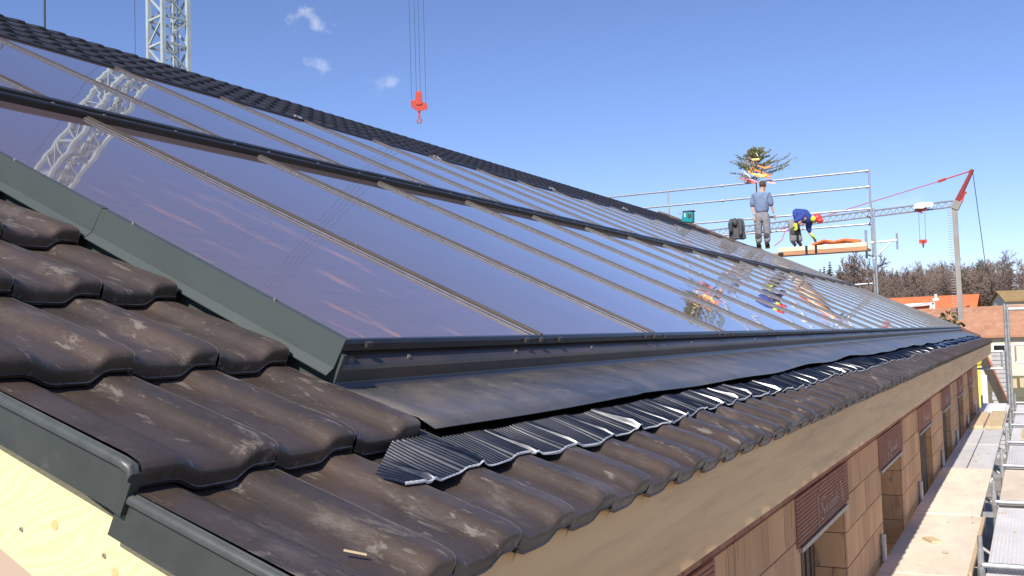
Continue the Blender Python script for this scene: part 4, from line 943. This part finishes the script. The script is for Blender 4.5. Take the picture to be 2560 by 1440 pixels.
# barn with brown roof
a, b = at(2400, 775, y=112), at(2552, 764, y=112); eav = at(2480, 842, y=107).z
rotb = math.radians(-13); Lb = 17
cb = Vector(((b.x+1.5)-Lb/2*math.cos(rotb), 113-Lb/2*math.sin(rotb), GZ))
house('farm barn with weathered brown tile roof and dark timber gable', cb, rotb, Lb, 11, eav-GZ+.15, (a.z+b.z)/2-GZ, M_rfb, M_plas, M_timb, ((6.1, 2.1, 1.0, .9), (2.5, 2.1, 1.0, .9)))
# orange house
a, b = at(2270, 752, y=130), at(2418, 741, y=130)
hh, X, rf = house('house with bright orange tile roof and white trimmed dormer', Vector(((a.x+b.x)/2-2, 130, GZ)), math.radians(-6), (b.x-a.x)+6, 11, 4.6, b.z-GZ, M_rfo, M_plas, M_timb, ())
g = MB(); c = at(2340, 748, y=129.5); g.box((c.x-.35, 129, c.z-1.5), (c.x+.35, 130, c.z+.1)); g.box((c.x-.12, 129.3, c.z+.1), (c.x+.12, 129.6, c.z+.6)); g.build('chimney', M_white, rf)
dm = MB(); YD = 125.5
for pp in ([(2262, 760), (2336, 755), (2336, 761), (2262, 770)], [(2330, 757), (2337, 756), (2339, 788), (2333, 787)], [(2325, 762), (2330, 762), (2327, 786), (2322, 784)]):
    n = 4; vs = [at(*p, y=YD) for p in pp]+[at(*p, y=YD+1.2) for p in pp]; dm.add(vs, [(0, 1, 2, 3), (7, 6, 5, 4)]+[(i, (i+1) % 4, 4+(i+1) % 4, 4+i) for i in range(4)])
dm.build('dormer_trim', M_white, rf)
g = MB(); vs = [at(*p, y=YD+.4) for p in ((2262, 765), (2326, 763), (2322, 800), (2262, 800))]+[at(*p, y=YD+4) for p in ((2262, 765), (2326, 763), (2322, 800), (2262, 800))]
g.add(vs, [(0, 1, 2, 3), (7, 6, 5, 4)]+[(i, (i+1) % 4, 4+(i+1) % 4, 4+i) for i in range(4)]); g.build('dormer_wall', M_rfo, rf)
# small far house at the wood
c = at(2556, 757, y=175); M_rfy = mat('yellowed_thatch_roof', (.30, .20, .09), None, 2, .9)
house('small pale house with yellow-brown roof at the edge of the wood', Vector((c.x, 175, hillz(c.x, 175)-.2)), math.radians(20), 7, 6, c.z+.6-hillz(c.x, 175), at(2540, 726, y=175).z-hillz(c.x, 175), M_rfy, M_plas, M_plas, ())
# things stacked on the yard beyond the deck
M_grey = mat('grey_concrete_panel', (.46, .45, .43), (.38, .37, .36), 3, .85)
ps = thing('panel_stack', Vector((at(2495, 930, y=40).x, 41, GZ)), 'tall stack of grey panels beyond the end of the deck', 'panel stack')
x0, x1 = at(2477, 900, y=40).x, at(2512, 900, y=40).x; z = GZ; zt = at(2495, 886, y=40).z
while z < zt-.05:
    g = MB(); g.box((x0+random.uniform(-.03, .03), 40, z), (x1, 42, z+.15)); g.build('panel', M_grey, ps, bev=.01); z += .165
g = MB(); g.bar(at(2452, 886, y=34), at(2488, 975, y=34)-Vector((-.9, 0, 2.2)), .30, .25); g.build('leaning_board', M_timb, label='dark board leaning beyond the end of the deck', cat='board')
g = MB(); g.bar(at(2466, 890, y=34.5), at(2482, 935, y=34.5)-Vector((-.9, 0, 2.4)), .25, .1); g.build('red_board', M_rfo, label='red-brown board behind the dark leaning board', cat='board')
for px, mt, lab in ((2434, M_white, 'white board standing against the far scaffold'), (2456, M_white, 'second white board standing beside the yellow sack')):
    c = at(px, 930, y=33.5); g = MB(); g.box((c.x-.12, 33.5, GZ), (c.x+.12, 33.56, c.z+(.3 if px < 2440 else -.1))); g.build('white_board', mt, label=lab, cat='board', bev=.004)
c = at(2443, 902, y=33); g = MB(); g.ball((c.x, 33.2, c.z-.02), (.13, .12, .17), 10); g.tube((c.x, 33.2, GZ), (c.x, 33.2, c.z-.1), .06, 8); g.build('yellow_sack', mat('yellow_plastic', (.8, .68, .05), None, 5, .5), smooth=True, label='yellow plastic sack hung on a post beyond the deck', cat='sack')
g = MB()
for i in range(7):
    y = 86+i*.6; g.box((-2+i*.9, y, GZ), (-1.3+i*.9, y+1, GZ+random.uniform(.3, .8)))
g.build('timber_pile', M_plank, label='low pile of sawn timber on the meadow', cat='timber pile')

# ------------------------------------------------------------------ trees
M_twig = mat('bare_branches', (.235, .165, .135), (.17, .135, .11), .3, .9)
M_con = mat('dark_conifer', (.030, .042, .022), (.045, .055, .03), .5, .9)
def bare(seed, H):
    R = random.Random(seed); g = MB()
    def grow(p, d, L, r, lev):
        n = 3 if lev < 2 else 2; q = p
        for i in range(n):
            d = (d+Vector((R.uniform(-.16, .16), R.uniform(-.16, .16), R.uniform(-.02, .12)))).normalized(); e = q+d*L/n
            g.tube(q, e, r*(1-.3*i/n), 4 if lev == 0 else 3, r2=r*(1-.3*(i+1)/n), cap=False)
            if lev < 4:
                m = (2, 3, 3, 3)[lev] if not (lev == 0 and i == 0) else 1
                for _ in range(m):
                    az = R.uniform(0, 6.28); sp = R.uniform(.5, 1.0); a = d.orthogonal().normalized(); b = d.cross(a)
                    nd = (d*(1.0)+(a*math.cos(az)+b*math.sin(az))*sp).normalized()
                    grow(e, nd, L*R.uniform(.42, .62), max(r*.5, .035), lev+1)
            q = e
    grow(Vector((0, 0, 0)), Vector((0, 0, 1)), H*.52, H*.017, 0); return g
def conifer(seed, H):
    R = random.Random(seed); g = MB(); n = 26
    for i in range(n):
        t = i/n; z = H*(.06+.93*t); rad = H*.19*(1-t)**.85+.15
        for k in range(9):
            a = 6.283*k/9+R.uniform(-.3, .3); l = rad*R.uniform(.7, 1.25); w = l*.42; d = Vector((math.cos(a), math.sin(a), 0)); s_ = Vector((-d.y, d.x, 0))
            c = Vector((0, 0, z)); g.add([c+Vector((0, 0, .25)), c+d*l*.6+s_*w+Vector((0, 0, -.12*l)), c+d*l+Vector((0, 0, -.35*l)), c+d*l*.6-s_*w+Vector((0, 0, -.12*l))], [(0, 1, 2), (0, 2, 3)])
    return g
BM = []; 
for sd_ in range(5):
    g = bare(sd_+3, 12); BM.append(g.mesh('crown', M_twig, fix=False))
TM = MB(); TM.tube((0, 0, -.5), (0, 0, 3.2), .26, 6, r2=.2); me_tr = TM.mesh('trunk', M_twig)
CM = [conifer(i, 12).mesh('crown', M_con, fix=False) for i in range(3)]
def tree(me, name, x, y, h, label, group, z=None):
    r = bpy.data.objects.new(name, None); COL.objects.link(r); r.location = (x, y, (hillz(x, y) if y > 150 else GZ) if z is None else z); k = h/12
    r.scale = (k, k, k); r.rotation_euler.z = random.uniform(0, 6.28); tag(r, label, 'tree', group)
    for mm in (me, me_tr):
        o = bpy.data.objects.new('crown' if mm is me else 'trunk', mm); COL.objects.link(o); o.parent = r
def tree_px(me, name, px, pytop, y, label, group):
    c = at(px, pytop, y=y); tree(me, name, c.x, y, max(4, c.z-hillz(c.x, y)), label, group)
for q, (px, py, y) in enumerate(((2128, 645, 232), (2155, 636, 230), (2172, 646, 236))): tree_px(BM[q], 'bare_tree', px, py, y, 'tall bare tree on the skyline behind the far scaffold post', 'bare trees behind the scaffold post')
for q, (px, py, y) in enumerate(((2060, 662, 240), (2074, 650, 242), (2050, 668, 238), (2099, 664, 236))): tree_px(CM[q % 3], 'conifer', px, py, y, 'dark conifer on the skyline between roof edge and bare trees', 'dark conifers beside the far scaffold')
for q, (px, py, y) in enumerate(((2211, 672, 262), (2229, 678, 258), (2240, 676, 262), (2258, 682, 265), (2278, 684, 266), (2297, 677, 255))): tree_px(CM[q % 3], 'conifer', px, py, y, 'dark conifer rising above the brown wood left of the distant crane', 'dark conifers above the wood')
for q, (px, py, y) in enumerate(((2412, 672, 205), (2436, 678, 210), (2462, 676, 204), (2480, 674, 200), (2500, 671, 198), (2515, 684, 203), (2425, 690, 200), (2448, 690, 196), (2492, 692, 195))): tree_px(BM[q % 5], 'bare_tree', px, py, y, 'bare tree in the row behind the brown barn roof', 'bare trees behind the barn')
for q, (px, py, y) in enumerate(((2225, 706, 215), (2250, 700, 212), (2285, 696, 210), (2310, 686, 208), (2335, 684, 206), (2350, 690, 204), (2200, 700, 214), (2320, 704, 198), (2265, 712, 200), (2365, 700, 200))): tree_px(BM[q % 5], 'bare_tree', px, py, y, 'bare brown tree in the front of the wood behind the orange house', 'bare trees in front of the wood')
for q, px in enumerate((2543, 2549)): tree_px(CM[q], 'conifer', px-5*q, 716+3*q, 240, 'dark conifer behind the small pale house', 'conifers behind the small house')
# the rest of the wood: one mass
def merged(meshes, spots, name, mt):
    Vv = []; Ff = []; b = 0
    for (mi, x, y, h) in spots:
        me = meshes[mi]; c = np.empty(len(me.vertices)*3); me.vertices.foreach_get('co', c); c = c.reshape(-1, 3)*(h/12)
        a = random.uniform(0, 6.28); ca, sa = math.cos(a), math.sin(a); c = np.stack([c[:, 0]*ca-c[:, 1]*sa+x, c[:, 0]*sa+c[:, 1]*ca+y, c[:, 2]+hillz(x, y)], 1)
        Vv.append(c); Ff += [tuple(i+b for i in p.vertices) for p in me.polygons]; b += len(c)
    me = bpy.data.meshes.new(name); me.from_pydata(np.concatenate(Vv).tolist(), [], Ff); me.materials.append(mt); return me
spots = []
for i in range(260):
    y = random.uniform(196, 285); x = random.uniform(-95, 8) if i < 215 else random.choice((random.uniform(-240, -95), random.uniform(8, 70)))
    if x > -y*.02-1 and y < 290 and x < 10: 
        if random.random() < .8: x = random.uniform(-80, -8)
    spots.append((i % 5, x, y, random.uniform(8.5, 12)))
cs_ = [(i % 3, random.uniform(-85, -4), random.uniform(215, 290), random.uniform(9, 13)) for i in range(34)]
obj('conifer_stand', merged(CM, cs_, 'conifer_stand', M_con), label='dark conifers mixed into the brown hillside wood', cat='conifers', kind='stuff')
obj('wood', merged(BM, spots, 'wood', M_twig), label='brown leafless wood covering the far hillside', cat='wood', kind='stuff')
# shrub by the orange house
c = at(2372, 792, y=104); sh_ = thing('shrub', (c.x, 104, GZ), 'dark olive shrub between the orange house and the distant crane', 'shrub')
g = MB(); R = random.Random(5)
for i in range(900):
    v = Vector((R.gauss(0, 1), R.gauss(0, 1), R.gauss(0, 1))).normalized()*R.random()**.4; p = Vector((c.x+v.x*1.7, 104+v.y*1.5, GZ+(c.z-GZ)*.55+v.z*(c.z-GZ)*.55))
    e = Vector((R.uniform(-1, 1), R.uniform(-1, 1), R.uniform(-1, 1)))*.22; f = e.cross(Vector((R.random(), R.random(), R.random())))*.8; g.add([p-e, p+f, p+e, p-f], [(0, 1, 2, 3)])
g.build('crown', mat('olive_leaves', (.07, .075, .03), (.11, .10, .04), .8, .9), sh_, fix=False)
g = MB(); g.tube((c.x, 104, GZ), (c.x, 104, GZ+2), .1, 6); g.build('stem', M_bark, sh_)
